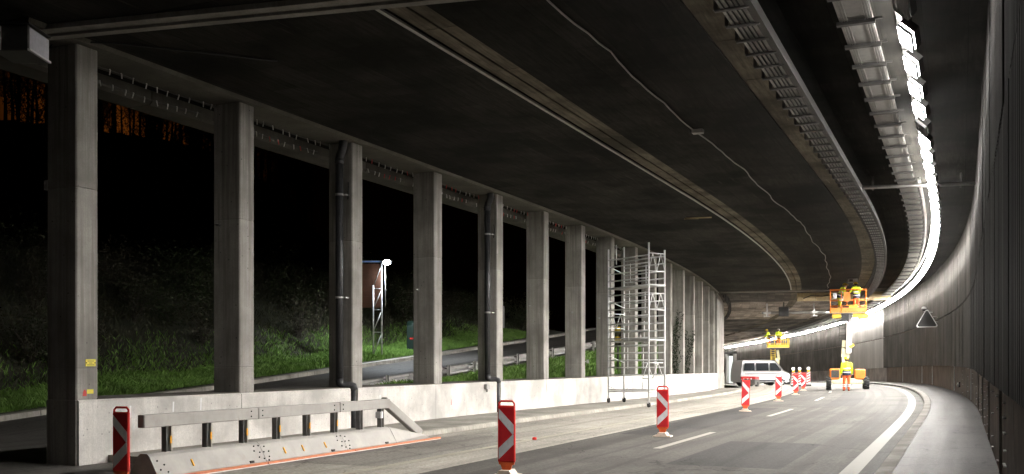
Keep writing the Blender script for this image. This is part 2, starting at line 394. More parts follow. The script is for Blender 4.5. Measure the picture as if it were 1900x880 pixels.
strip('edge_line', M['line_edge'], 11.09, 11.35, -10, 150, .0045, road)
for a, b, t0, t1 in ((10, 24, 5.7, 7.0), (26, 44, 8.2, 9.3), (4, 9, 8.4, 10.2)):
    strip('repair_patch', M['patch'], t0, t1, a, b, .0025, road)
# right-hand pavement with kerb stones
pav = MB().sweep([(11.86, 0), (11.86, .118), (13.32, .125), (13.32, -.2)], SS, PG, True).build('pavement', M['walk']); tag(pav, kind='structure')
for i in range(112):
    a = -6+i*1.0
    MB().sweep([(11.62, -.05), (11.62, .09), (11.645, .115), (11.855, .121), (11.855, -.05)], [a+.008, a+.5, a+.992], PG, True).build('kerb_stone', M['kerb_light'], pav)
# ledge at the foot of the parapet
led = MB().sweep([(.04, -.1), (.04, .118), (1.76, .112), (1.76, -.1)], frange(.6, 62, 1.0), PG, True).build('footway', M['ledge']); tag(led, kind='structure')
for i in range(61):
    a = .6+i*1.0
    MB().sweep([(1.765, -.05), (1.765, .117), (1.98, .115), (2.01, .09), (2.03, -.05)], [a+.006, a+.5, a+.994], PG, True).build('kerb_stone', M['ledge'], led)
# asphalt left of the gallery, climbing away as a ramp
def side_prof(s):
    zr = ramp(s); return [(-9.0, zr), (-6, zr), (-2.6, zr), (-.66 if .2 < s < 10.5 else -2.59, zr)]
sr = MB().sweep(side_prof, frange(-30, 90, 1.0), P, False).build('side_road', M['asphalt_dark'], fix=False); tag(sr, kind='structure')
ap = MB().sweep([(-2.6, -.003), (-.4, -.003), (2.2, -.006)], frange(-30, .6, 1.0), P, False).build('forecourt', M['asphalt_dark'], fix=False); tag(ap, kind='structure')
for i in range(46):
    a = -8+i*1.5
    MB().sweep(lambda s: [(-9.35, ramp(s)-.1), (-9.35, ramp(s)+.15), (-9.02, ramp(s)+.14), (-9.0, ramp(s)-.1)], [a+.01, a+.75, a+1.49], P, True).build('kerb_stone', M['ledge'], sr)
# verge behind the parapet
def verge_z(s, t):
    u = (t+.62)/(-2.6+.62); return .98*(1-u)+max(.0, ramp(s)-.02)*u + (.05*math.sin(u*PI))
vg = MB().sweep(lambda s: [(-2.6, verge_z(s, -2.6)), (-2.0, verge_z(s, -2.0)), (-1.3, verge_z(s, -1.3)), (-.62, .98)], frange(10, 90, 1.0), P, False).build('verge', M['turf'], fix=False); tag(vg, kind='structure')
def bank_z(s, t):
    zr = min(ramp(s), 3.6)
    d = -9.3-t
    if d < 3.2: z = zr+.15+.10*d
    else:
        top = max(6.1, zr+2); u = min(1, (d-3.2)/9.5); z = zr+.47+(top-zr-.47)*(u**.9)
        if d > 12.7: z += .10*min(d-12.7, 25)
        if d > 30: z += (.58 if s < 62 else .58*(1+(s-62)*.0085))*min(d-30, 28)
    return z+.12*math.sin(s*.9+t*1.3)*min(1, max(0, d)/3)
hill = MB()
ts = [-9.3, -9.8, -10.6, -11.5, -12.4, -13.5, -15, -16.5, -18, -19.5, -21, -22.5, -25, -30, -36, -40, -46, -54, -62, -72, -82, -100]
hill.sweep(lambda s: [(t, bank_z(s, t)) for t in ts], frange(-60, 220, 2.0), P, False); tag(hill.build('hill', M['bank'], fix=False), kind='structure')

# ------------------------------------------------------------------ gallery ceiling
CZ = 6.735
ceil = MB().sweep([(-1.6, CZ+.35), (13.5, CZ+.35), (13.5, CZ+.75), (-1.6, CZ+.75)], frange(-30, 178, 2.0), P, True).build('ceiling', M['ceiling']); tag(ceil, kind='structure')
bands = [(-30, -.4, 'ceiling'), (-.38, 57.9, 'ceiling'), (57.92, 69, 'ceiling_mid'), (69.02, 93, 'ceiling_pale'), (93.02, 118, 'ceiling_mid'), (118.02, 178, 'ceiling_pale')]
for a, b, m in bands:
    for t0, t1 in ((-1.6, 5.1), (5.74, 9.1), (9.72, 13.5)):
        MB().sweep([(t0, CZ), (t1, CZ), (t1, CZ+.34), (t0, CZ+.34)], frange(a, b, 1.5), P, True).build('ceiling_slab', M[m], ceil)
    for t0, t1 in ((5.1, 5.39), (5.43, 5.74), (9.1, 9.72)):
        L = 2.4; x = a
        while x < b-.1:
            e = min(x+L, b)
            if e < 120: MB().sweep([(t0+.003, CZ+.035), (t1-.003, CZ+.035), (t1-.003, CZ+.3), (t0+.003, CZ+.3)], [x+.012, (x+e)/2, e-.012], P, True).build('grout_strip', M['ceiling_strip'], ceil)
            x = e
tag(MB().sweep([(5.03, CZ-.035), (5.10, CZ-.035), (5.10, CZ-.001), (5.03, CZ-.001)], frange(-12, 57.5, 1.0), P, True).build('ceiling_conduit', M['tray']), 'thin pale conduit running along the edge of the brown ceiling strip', 'conduit')
# skewed joint cover across the ceiling above the first column
jb = MB(); 
def jc(u, w): return P(-.86+u*1.28, -.9+u*7.4, CZ+w)
for (off0, off1, z0, z1) in ((0, .20, -.08, -.002), (.21, .36, -.12, -.002)):
    vs = []
    for u in (0, .25, .5, .75, 1.0, 1.35):
        for o, w in ((off0, z0), (off1, z0), (off1, z1), (off0, z1)):
            p = jc(u, w); p += Vector((D[0], D[1], 0))*o; vs.append(p)
    fs = []
    for i in range(5):
        for k in range(4): j = (k+1) % 4; fs.append((i*4+k, i*4+j, i*4+4+j, i*4+4+k))
    fs += [(3, 2, 1, 0), (20, 21, 22, 23)]
    jb.add(vs, fs)
tag(jb.build('joint_cover', M['kerb_light']), 'pale joint cover strip crossing the ceiling above the first column', 'joint cover')
# edge beam outside the columns
eb = thing('edge_beam', 'concrete edge beam running along the outer rim of the gallery roof', 'beam')
for i in range(10):
    a = -12+i*7.4
    MB().sweep([(-1.75, 6.47), (-1.22, 6.47), (-1.16, 6.53), (-1.16, CZ-.002), (-1.75, CZ+.9)], frange(a+.012, a+7.388, 1.2), P, True).build('beam_section', M['edge_beam'], eb)
vb = MB().sweep([(-.78, CZ-.07), (.12, CZ-.07), (.16, CZ-.002), (-.82, CZ-.002)], frange(-1, 59, 1.2), P, True).build('bearing_strip', M['edge_beam'], eb)

# ------------------------------------------------------------------ columns and parapet
CW, CD = .44, .65
def shaft(z0, z1, g=0.0):
    c = .022; x0, x1, y0, y1 = -CD+g, -g, g, CW-g
    ring = [(x0+c, y0), (x1-c, y0), (x1, y0+c), (x1, y1-c), (x1-c, y1), (x0+c, y1), (x0, y1-c), (x0, y0+c)]
    vs = []; 
    for z, k in ((z0, .006), (z0+.012, 0), (z1-.012, 0), (z1, .006)):
        mx, my = (x0+x1)/2, (y0+y1)/2
        for x, y in ring: vs.append((x-(k if x > mx else -k), y-(k if y > my else -k), z))
    fs = [tuple(range(7, -1, -1)), tuple(range(24, 32))]
    for q in range(3):
        for i in range(8): j = (i+1) % 8; fs.append((q*8+i, q*8+j, q*8+8+j, q*8+8+i))
    return MB().add(vs, fs)
me_low = shaft(1.035, 1.53).mesh('lower_shaft', M['column']); me_mid = shaft(1.53, 4.40).mesh('middle_shaft', M['column']); me_up = shaft(4.40, 6.66).mesh('upper_shaft', M['column_upper'])
col_labels = ['nearest concrete column, two yellow tags on its road face', 'second concrete column from the near end, standing behind the steel barrier', 'third concrete column, with a black drainpipe down to the barrier',
 'fourth concrete column, right of the floodlit board, without a pipe', 'fifth concrete column, with a black drainpipe by the guardrail', 'sixth concrete column, between grass patches and the guardrail',
 'seventh concrete column, last bare one before the scaffold tower', 'eighth concrete column, behind the outer legs of the scaffold tower', 'ninth concrete column, seen through the middle of the scaffold tower',
 'tenth concrete column, behind the inner legs of the scaffold tower', 'first concrete column clear beyond the scaffold tower', 'concrete column with the taller patch of ivy, second beyond the scaffold',
 'concrete column with the lower patch of ivy, third beyond the scaffold', 'fourth concrete column beyond the scaffold tower', 'fifth narrow concrete column beyond the scaffold tower', 'last concrete column next to the solid end wall']
for i in range(16):
    s = col_s(i)
    c = thing('concrete_column', col_labels[i], 'column', P(s, 0, 0), rotz(s), 'concrete columns of the gallery')
    obj('lower_shaft', me_low, c); obj('middle_shaft', me_mid, c); obj('upper_shaft', me_up, c)
    if i == 0: shaft(-.05, 1.032, -.012).build('base_block', M['column'], c)
    bp = MB().box((-CD/2, CW/2, 6.664), (CD*.8, CW*.8, .02)).build('bearing_pad', M['dark'], c)
par = thing('parapet_wall', 'long white painted concrete parapet under the row of columns', 'parapet', P(0, 0, 0), 0)
par.location = (0, 0, 0)
def pprof(): return [(-.64, -.2), (.045, -.2), (.045, 1.005), (.02, 1.03), (-.64, 1.03)]
joints = [0.01, 3.9, 7.68, 7.96, 11.7, 15.5, 15.78, 19.4, 22.3, 26, 29.7, 33.4, 37.1, 40.8, 44.5, 48.2, 51.9, 55.6, 59.2]
for a, b in zip(joints, joints[1:]):
    if abs(b-a) < .5:
        MB().sweep([(-.64, -.2), (-.03, -.2), (-.03, 1.03), (-.64, 1.03)], [a+.005, b-.005], P, True).build('pipe_recess', M['column_upper'], par); continue
    a2 = a+.008 if a > .1 else CW-.43+.0
    MB().sweep(pprof(), frange(a2, b-.008, 1.3), P, True).build('wall_panel', M['parapet'], par)
MB().sweep([(-.66, 1.031), (-.02, 1.031), (-.02, 1.045), (-.66, 1.06)], frange(.45, 59, 1.2), P, True).build('dirt_crust', M['dirt'], par)
for x, z, h in ((1.05, .80, .20), (2.05, .84, .18), (2.75, .86, .22), (8.9, .74, .2), (12.6, .8, .18), (17.1, .78, .16)):
    MB().add([tuple(P(x, .0466, z-h/2)), tuple(P(x+.03, .0466, z-h/2)), tuple(P(x+.045, .0466, z+h/2)), tuple(P(x+.005, .0466, z+h/2))], [(0, 1, 2, 3)]).build('paint_drip', M['white_paint'], par)
MB().add([tuple(P(12.55, .0466, .45)), tuple(P(12.59, .0466, .45)), tuple(P(12.58, .0466, .60)), tuple(P(12.56, .0466, .60))], [(0, 1, 2, 3)]).build('paint_drip', M['clip_red'], par)
wbx = thing('wall_box', 'small grey box fixed high on the parapet before the fifth column pipe', 'box', P(14.7, .05, .90), rotz(14.7))
MB().box((.05, 0, 0), (.10, .22, .14), bev=.01).build('casing', M['steel'], wbx); MB().tube([(.05, 0, -.07), (.05, 0, -.16)], .015, 6).build('gland', M['black'], wbx)
cbx1 = thing('column_box', 'small white box on the outer side of the nearest column', 'box', P(.1, -.70, 4.48), rotz(0))
MB().box((0, 0, 0), (.10, .16, .16), bev=.01).build('casing', M['white_paint'], cbx1); MB().box((.03, 0, .12), (.03, .03, .1)).build('conduit', M['steel'], cbx1)
ew = thing('end_wall', 'solid pale concrete wall closing the row of columns', 'wall')
for a, b in ((59.22, 64), (64.02, 76), (76.02, 100), (100.02, 178)):
    MB().sweep([(-.7, -3), (.03, -3), (.03, 1.03), (.0, 1.04), (.0, CZ-.004), (-.7, CZ-.004)], frange(a, b, 1.2), P, True).build('wall_panel', M['pier'], ew)

# tags and marks on the first column
tg = thing('yellow_tag', 'upper yellow printed tag screwed to the nearest column', 'tag', P(.22, .0, 1.62), rotz(0))
MB().box((.006, .055, 0), (.008, .20, .11)).build('plate', M['yellow_tag'], tg)
for k, (w, z) in enumerate(((.13, .028), (.06, -.004), (.14, -.034))): MB().box((.0115, .055, z), (.002, w, .009)).build('print_line', M['ink'], tg)
for y in (-.03, .14): MB().ball((.012, y, 0), .009, 6, 4).build('screw', M['ink'], tg)
tg2 = thing('yellow_sticker', 'small faded yellow sticker low on the nearest column', 'sticker', P(.25, 0, 1.16), rotz(0))
MB().box((.004, .02, 0), (.004, .13, .07)).build('sheet', M['yellow_tag'], tg2)
mk = MB().add([(.004, -.13, -.07), (.004, -.05, -.07), (.004, -.055, .0), (.004, -.12, .005), (.004, -.09, .04)], [(0, 1, 2, 4, 3)]).build('paint_mark', M['clip_red'], tg2)
for i, (sv, z, nm) in enumerate(((3.9, 4.3, 'second'), (11.7, 3.55, 'fourth'), (19.3, 3.5, 'sixth'), (23.0, 3.45, 'seventh'), (26.7, 3.4, 'eighth'))):
    st = thing('steel_stub', 'short steel stub poking from the face of the %s column' % nm, 'stub', P(sv-.01, -.5 if i != 3 else -.35, z), rotz(sv), 'steel stubs on the columns')
    MB().tube([(0, .03, 0), (0, -.10, .01), (.06, -.13, .01)], .014, 6).build('rod', M['steel'], st); MB().box((0, .0, 0), (.07, .012, .07)).build('plate', M['steel'], st)

# ------------------------------------------------------------------ drainpipes
for sv, nm in ((7.8, 'third'), (15.6, 'fifth')):
    d = thing('drainpipe', 'black drainpipe fixed to the end of the %s column' % nm, 'drainpipe', P(sv, 0, 0), rotz(sv), 'drainpipes on the columns')
    r = .088
    MB().tube([(-.24, -.16, 1.17), (-.24, -.16, 6.28)], r, 14).build('pipe', M['pipe'], d)
    MB().tube([(-.24, -.16, 6.25), (-.22, -.16, 6.36), (-.17, -.17, 6.44), (-.14, -.17, 6.55), (-.13, -.17, 6.72)], r*1.12, 14).build('top_elbow', M['pipe'], d)
    MB().tube([(-.24, -.16, 6.16), (-.24, -.16, 6.27)], r*1.18, 14).build('socket', M['pipe'], d)
    MB().tube([(-.24, -.16, 1.25), (-.235, -.15, 1.14), (-.18, -.1, 1.09), (-.05, .0, 1.085), (.01, .02, 1.07), (.03, .03, .98)], r*1.08, 12).build('bottom_elbow', M['pipe'], d)
    MB().tube([(.035, .0, 1.02), (.035, .0, .02)], .055, 10).build('lower_pipe', M['pipe'], d)
    for z in (5.45, 3.1): 
        c = MB().tube([(-.24, -.16, z-.025), (-.24, -.16, z+.025)], r*1.1, 14); c.box((-.14, -.12, z), (.1, .03, .03)); c.box((-.10, -.05, z), (.03, .14, .03)); c.build('clamp', M['steel_light'], d)
    MB().tube([(-.1, -.02, 5.75), (-.06, -.05, 5.6), (-.1, -.03, 5.35)], .012, 6).build('cable_loop', M['black'], d)

# ------------------------------------------------------------------ strings of clips under the roof edge
for i in range(8):
    h = thing('clip_string', ['string of pale clips between the first and second columns', 'string of mixed clips between the second and third columns', 'string of red and pale clips between the third and fourth columns', 'string of red and pale clips between the fourth and fifth columns', 'short string of clips between the fifth and sixth columns', 'string of clips between the sixth and seventh columns', 'string of clips between the seventh and eighth columns', 'string of clips above the scaffold tower'][i], 'clip string', (0, 0, 0), 0, 'strings of clips under the roof edge')
    a = col_s(i)+CW; b = col_s(i+1)
    for t, z, nn in ((-.95, 6.50, 13), (-.55, 6.60, 12)):
        MB().tube([P(x, t, z+.02*math.sin((x-a)*2.2)) for x in frange(a, b, .4)], .006, 4).build('wire', M['bracket'], h)
        for k in range(nn):
            x = a+(b-a)*(k+.5+random.uniform(-.2, .2))/nn; p = P(x, t, z+.02*math.sin((x-a)*2.2))
            red = random.random() < (.0, .14, .5, .4, .4, .3, .2, .1)[i]
            if i not in CH.get('cl', {}): pass
            key = 'clipm_%d' % red
            if key not in CH: CH[key] = MB().box((0, 0, -.04), (.014, .018, .085), 0, .15).box((0, .0, .01), (.02, .02, .02)).mesh('clip', M['clip_red' if red else 'clip_white'])
            q = obj('clip', CH[key], h, p, random.uniform(0, 3)); q.rotation_euler[1] = random.uniform(-.35, .35)
fb = MB()
for k in range(150):
    x = 60+k*.27; p = P(x, .42+.12*(k % 2), CZ-.10-random.uniform(0, .12)); fb.box(p, (.10, .10, .22), random.uniform(0, 3), random.uniform(-.3, .3))
tag(fb.build('cable_bundle', M['dark']), 'dark knotted cable bundle along the ceiling beyond the end wall', 'cable bundle', kind='thing')
# lamp box near the first column
lb = thing('control_box', 'white louvred box on the roof edge left of the nearest column', 'box', P(-1.22, .25, 6.13), rotz(0)+R_(24))
MB().box((0, 0, .12), (.52, .62, .36), bev=.012).build('casing', M['bracket'], lb)
MB().box((.265, 0, .12), (.012, .58, .31)).build('cover', M['box_grey'], lb)
MB().box((.272, 0, -.045), (.04, .64, .03)).build('lip', M['white_paint'], lb)
MB().box((0, 0, .33), (.56, .66, .02)).build('gasket', M['dark'], lb)
MB().box((-.18, -.315, .12), (.1, .02, .34)).build('side_strip', M['white_paint'], lb)
MB().box((-.72, .1, .1), (.5, .3, .25)).build('junction', M['bracket'], lb)
tag(MB().tube([P(-.1, -.5, 6.60), P(-.1, -.40, 6.68), P(.0, -.1, 6.70), P(.4, .5, 6.705), P(1.2, 1.3, 6.70), P(2.2, 2.2, 6.712)], .014, 6).build('black_cable', M['black']), 'black cable curving from the top of the nearest column onto the ceiling', 'cable')

# ------------------------------------------------------------------ ceiling cable with its junction box
pts = []
x = -6.0
while x < 57:
    pts.append(P(x, 7.42+.05*math.sin(x*.55)+.03*math.sin(x*1.7+1)+.02*random.uniform(-1, 1), CZ-.035)); x += .5
tag(MB().tube(pts, .015, 6).build('ceiling_cable', M['cable_white']), 'thin wavy white cable clipped along the middle of the ceiling', 'cable')
jn = thing('junction_box', 'small grey junction box on the wavy white ceiling cable', 'junction box', P(10.1, 7.45, CZ-.002), rotz(10))
MB().box((0, 0, -.05), (.24, .16, .09), bev=.01).build('casing', M['tray'], jn); MB().tube([(-.12, 0, -.05), (-.2, 0, -.05)], .02, 6).build('gland', M['black'], jn)
hb = thing('ceiling_hatch', 'small yellowish hatch plate loose on the ceiling near the scaffold', 'hatch', P(23.2, 4.3, CZ-.002), rotz(23)+.2)
MB().box((0, 0, -.02), (.9, .10, .03)).build('plate', M['beige_board'], hb); MB().box((-.25, 0, -.05), (.5, .16, .02), 0, .12).build('flap', M['beige_board'], hb)

# ------------------------------------------------------------------ cable trays
def tray_thing(name, label, t0, t1, z, s0, s1, sec, mat, barstep, hang):
    T = thing(name, label, 'cable tray')
    x = s0
    while x < s1-.05:
        e = min(x+sec, s1)
        MB().sweep([(t0, z+.09), (t0, z), (t1, z), (t1, z+.09), (t1-.008, z+.09), (t1-.008, z+.008), (t0+.008, z+.008), (t0+.008, z+.09)], frange(x+.01, e-.01, 1.0), P, True).build('tray_section', mat, T)
        x = e
    return T
TA = tray_thing('cable_tray', 'narrow dark cable tray on hanging brackets beside the second ceiling strip', 9.80, 10.12, 6.33, -8, 110, 2.0, M['tray'], .7, True)
hmA = MB().box((0, 0, -.02), (.46, .045, .035)).box((-.22, 0, .20), (.05, .05, .42)).mesh('hanger', M['bracket'])
x = -6.0
while x < 110: obj('hanger', hmA, TA, P(x, 9.96, 6.32), rotz(x)); x += .7
MB().sweep([(10.14, 6.30), (10.24, 6.30), (10.24, 6.46), (10.14, 6.46)], frange(-8, 110, 1.0), P, True).build('side_channel', M['dark_paint'], TA)
for t in (9.86, 9.93, 10.0, 10.06): MB().tube([P(x, t, 6.317+.004*math.sin(x*3+t*20)) for x in frange(-8, 70, 1.5)], .012, 5).build('cable', M['bracket'], TA)
TB = tray_thing('wide_cable_tray', 'wide bright cable tray hanging beside the lit lamp row', 11.14, 11.58, 6.47, -8, 158, 1.12*2, M['tray_bright'], 1.12, False)
x = -7.84
barB = MB().box((0, 0, -.03), (.52, .10, .05)).box((.30, 0, .0), (.10, .03, .03)).mesh('cross_bar', M['bracket'])
barB2 = MB().box((0, 0, -.022), (.50, .16, .04)).mesh('cross_bar', M['tray_bright'])
n = 0
while x < 156:
    obj('cross_bar', barB if x < 34 else (barB2 if n % 2 else barB), TB, P(x, 11.36, 6.465), rotz(x)); x += 1.12; n += 1
for t in (11.17, 11.205, 11.24, 11.48, 11.515, 11.55): MB().sweep([(t, 6.452), (t+.016, 6.452), (t+.016, 6.469), (t, 6.469)], frange(-8, 120, 1.5), P, True).build('cable', M['tray_bright'], TB)
TC = thing('small_cable_tray', 'slim bright channel running along the wide cable tray', 'cable tray')
x = 17.0
while x < 150:
    MB().sweep([(11.66, 6.43), (11.72, 6.43), (11.72, 6.52), (11.66, 6.52)], frange(x, x+2.9, 1.0), P, True).build('channel_section', M['tray_bright'], TC); x += 3.0
# cross conduit hung under the ceiling
cc = thing('cross_conduit', 'grey conduit crossing the ceiling from the narrow tray to the wall', 'conduit')
MB().tube([P(17.3, 10.1, 6.40), P(17.6, 11.5, 6.40), P(17.9, 13.2, 6.40)], .05, 8).build('pipe', M['steel'], cc)
MB().tube([P(17.55, 10.1, 6.42), P(17.8, 11.5, 6.42), P(18.0, 13.2, 6.42)], .025, 6).build('thin_pipe', M['steel'], cc)
for t in (10.5, 11.9, 12.7): MB().box(P(17.5+(t-10.1)*.2, t, 6.54), (.05, .12, .38), rotz(17)).build('hanger', M['bracket'], cc)

# ------------------------------------------------------------------ lamp row
WD, LN = .22, .80
panel_me = {}
for key, m in (('on', 'lamp_on'), ('near', 'lamp_near'), ('far', 'lamp_far'), ('off', 'lamp_off')):
    panel_me[key] = MB().box((0, 0, -.006), (WD, LN, .012)).mesh('lamp_panel', M[m])
house_me = MB().box((0, 0, .06), (WD+.02, LN+.03, .10)).mesh('housing', M['dark'])
lv = MB()  # slats and rim added to cut the beam sideways, not seen on the lamps
for k in (1, 2, 3): lv.box((-WD/2+k*WD/4, 0, -.012-.021), (.004, LN, .042))
louvre_me = lv.mesh('louvre', M['white_paint'])
lw = MB()
for k in (0, 4): lw.box((-WD/2+(k-2)*.004+k*WD/4, 0, -.012-.021), (.005, LN, .045))
for y in (-LN/2-.003, LN/2+.003): lw.box((0, y, -.033), (WD+.02, .005, .045))
rim_me = lw.mesh('louvre_rim', M['white_paint'])
arm_me = MB().box((.02, -.3, .30), (.05, .05, .36)).box((.02, .3, .30), (.05, .05, .36)).box((.02, 0, .13), (.06, .66, .05)).mesh('bracket', M['bracket'])
TILT = R_(43)
ords = ['first', 'second', 'third', 'fourth', 'fifth', 'sixth', 'seventh', 'eighth', 'ninth', 'tenth', 'eleventh', 'twelfth']
NL = 103
for k in list(range(-3, -1))+list(range(-1, NL)):  # the first two are unseen lamps, added to light the beacon fronts
    s = 3.69+1.49*k
    on = k not in (-1, 4)
    if k == -1: lab = 'grey unlit lamp at the top end of the lamp row'
    elif k == 4: lab = 'dark switched-off lamp between lit lamps of the row'
    elif k < -1: lab = 'lit white lamp of the row, behind the viewpoint'
    elif k < 12: lab = '%s lit white lamp counted from the near end of the row' % ords[k if k < 4 else k-1]
    elif k < 45: lab = 'lit white lamp in the close-set middle run of the lamp row'
    else: lab = 'lit white lamp in the far run of the row beyond the boom lift'
    o = thing('tunnel_lamp', lab, 'lamp', P(s, 12.03, 6.25), rotz(s), 'lamps of the lit row along the ceiling')
    for nm, me in (('housing', house_me), ('lamp_panel', panel_me['off' if not on else ('near' if k < 5 else ('on' if k < 18 else 'far'))])):
        q = obj(nm, me, o); q.rotation_euler = (0, TILT, 0)
    q = obj('louvre', louvre_me, o); q.rotation_euler = (0, TILT, 0); q['kind'] = 'stuff'
    q = obj('louvre_rim', rim_me, o); q.rotation_euler = (0, TILT, 0); q['kind'] = 'stuff'
    obj('bracket', arm_me, o)
mc = thing('lamp_channel', 'dark mounting channel carrying the row of tunnel lamps', 'channel')
x = -4.0
while x < 158:
    MB().sweep([(11.86, 6.60), (11.94, 6.60), (11.94, 6.70), (11.86, 6.70)], frange(x+.02, x+3.1, 1.0), P, True).build('channel_section', M['bracket'], mc); x += 3.18

# ------------------------------------------------------------------ road-side wall with cladding
rw = thing('tunnel_wall', 'tall dark wall with ribbed cladding along the pavement', 'wall')
MB().sweep([(13.32, -3.2), (13.6, -3.2), (13.6, CZ+.3), (13.32, CZ+.3)], frange(-30, 178, 1.5), P, True).build('wall_core', M['lower_wall'], rw)
for i in range(78):
    a = -14.6+2.4*i
    if a > 172: break
    mt = M['lower_wall'] if a < 72 else M['lower_wall_pale']
    MB().sweep([(13.2, -.02), (13.2, 1.5), (13.319, 1.5), (13.319, -.02)], [a+.012, a+.8, a+1.6, a+2.388], PG, True).build('wall_panel', mt, rw)
def rib_panel(z0, z1, flat=False):
    m = MB(); w = 1.19; n = 6; pts = [(0, 0)]
    if flat: pts = [(.0, .03), (.01, 0), (w-.01, 0), (w, .03)]
    else:
        pts = []
        for i in range(n):
            u = w*i/n; q = w/n
            pts += [(u+.02, .0), (u+q*.62, .0), (u+q*.74, .035), (u+q*.96, .035)]
    vs = [(p[1], p[0], z0) for p in pts]+[(p[1], p[0], z1) for p in pts]+[(.085, pts[-1][0], z0), (.085, pts[0][0], z0), (.085, pts[-1][0], z1), (.085, pts[0][0], z1)]
    k = len(pts); fs = [(i, i+1, k+i+1, k+i) for i in range(k-1)]
    fs += [tuple(range(k-1, -1, -1))+(2*k+1, 2*k)]
    fs += [(k-1, 2*k, 2*k+2, 2*k-1), (0, k, 2*k+3, 2*k+1)]
    return m.add(vs, fs)
pm = {}
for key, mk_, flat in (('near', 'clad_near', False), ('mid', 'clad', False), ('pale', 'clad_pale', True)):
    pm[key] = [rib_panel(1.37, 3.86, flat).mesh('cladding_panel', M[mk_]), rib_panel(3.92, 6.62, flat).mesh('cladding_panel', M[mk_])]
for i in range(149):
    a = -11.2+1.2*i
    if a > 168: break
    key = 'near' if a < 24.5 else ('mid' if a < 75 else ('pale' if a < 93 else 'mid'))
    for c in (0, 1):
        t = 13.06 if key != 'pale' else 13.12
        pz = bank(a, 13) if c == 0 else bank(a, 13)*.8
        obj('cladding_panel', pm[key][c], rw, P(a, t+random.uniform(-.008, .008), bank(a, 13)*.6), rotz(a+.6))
# pale vertical joint covers and little steel clips on the lower wall
for x in (3, 9, 15.0, 21, 27.4, 38.2, 50.5, 56, 66): MB().box(PG(x, 13.185, .76), (.03, .07, 1.15), rotz(x)).build('joint_cover', M['white_paint'] if x > 26 else M['ledge'], rw)
clip_me = MB().box((0, 0, 0), (.03, .16, .018)).mesh('wall_clip', M['steel_light'])
for i in range(90):
    x = random.choice([1.6, 4.2, 6.6, 9.8, 12.6, 16, 19, 22.6, 26, 29.5, 33])+random.uniform(-.15, .15)
    obj('wall_clip', clip_me, rw, PG(x, 13.183, random.choice([.25, .42, .6, .8, .98, 1.15, 1.28])), rotz(x))
# stuff on the wall
sg = thing('triangular_sign', 'dark triangular sign with pale rim mounted on the tunnel wall', 'sign', P(44.0, 12.35, 4.02), rotz(44)-R_(12))
def rtri(w, h, r, n=6):
    cs = [Vector((-w/2, 0)), Vector((w/2, 0)), Vector((0, h))]; out = []
    cen = Vector((0, h/3))
    for i, c in enumerate(cs):
        a, b = cs[i-1], cs[(i+1) % 3]
        d1 = (a-c).normalized(); d2 = (b-c).normalized(); bis = (d1+d2).normalized(); ang = d1.angle(d2)/2
        ctr = c+bis*(r/math.sin(ang)); st = r/math.tan(ang); p1 = c+d1*st; p2 = c+d2*st
        a1 = math.atan2(*(p1-ctr).yx); a2 = math.atan2(*(p2-ctr).yx); da = (a2-a1+PI) % (2*PI)-PI
        for k in range(n+1): q = a1+da*k/n; out.append((ctr.x+r*math.cos(q), ctr.y+r*math.sin(q)))
    return out
T1 = rtri(1.16, 1.02, .09); MB().prism([(p[0], p[1]-.5) for p in T1], -.02, .02).build('frame', M['white_paint'], sg)
T2 = rtri(1.02, .89, .07); MB().prism([(p[0], p[1]-.455) for p in T2], -.026, -.012).build('face', M['sign_back'], sg)
br = MB().tube([(.3, .02, .05), (.42, .12, .05), (.42, .72, .05)], .02, 6); br.tube([(.25, .02, -.2), (.42, .12, -.2), (.42, .72, -.2)], .02, 6); br.build('bracket', M['steel'], sg)
cv = thing('wall_camera', 'small dome camera on a short arm above the triangular sign', 'camera', P(48.5, 12.55, 4.75), rotz(48))
MB().ball((0, 0, 0), .13, 12, 8).build('dome', M['black'], cv); MB().ball((0, 0, .03), .14, 12, 8, (1, 1, .75)).build('hood', M['white_paint'], cv); MB().tube([(0, 0, -.13), (.06, 0, -.2), (.45, 0, -.2)], .03, 6).build('arm', M['white_paint'], cv)
rl = thing('wall_reflector', 'small round white reflector low on the wall by the pavement', 'reflector', PG(34.3, 13.08, .55), rotz(34))
MB().ball((0, 0, 0), .10, 12, 8, (.5, 1, 1)).build('lens', M['white_paint'], rl); MB().box((.06, .02, 0), (.06, .12, .22)).build('back_plate', M['dark'], rl)

# ------------------------------------------------------------------ steel barrier
ba = thing('steel_barrier', 'grey steel safety barrier with rail, posts and orange foot strip', 'barrier', P(-1.0, 2.38, 0), rotz(0))
base_p = [(-.26, .03), (.26, .03), (.26, .06), (.11, .32), (.06, .36), (-.06, .36), (-.11, .32), (-.26, .06)]
secs = [(0, 2.35), (2.36, 4.65), (4.66, 6.35)]
def ext(poly, y0, y1, poly2=None):
    m = MB(); p2 = poly2 or poly; n = len(poly)
    vs = [(p[0], y0, p[1]) for p in poly]+[(p[0], y1, p[1]) for p in p2]
    return m.add(vs, [tuple(range(n)), tuple(range(2*n-1, n-1, -1))]+[(i, i+n, (i+1) % n+n, (i+1) % n) for i in range(n)])
for a, b in secs: ext(base_p, a, b).build('base_section', M['barrier'], ba)
nose = [(p[0], .03+(p[1]-.03)*.25) for p in base_p]
ext(base_p, 6.36, 7.75, nose).build('base_nose', M['barrier'], ba)
for a, b in ((.0, 2.3), (2.31, 4.8), (4.81, 8.05)): MB().box((.285, (a+b)/2, .028), (.09, b-a-.01, .035)).build('foot_strip', M['orange_strip'], ba)
for a, b in ((.0, 2.3), (2.31, 4.8), (4.81, 8.0)): MB().box((.30, (a+b)/2, .009), (.12, b-a-.02, .012)).build('foot_plate', M['white_paint'], ba)
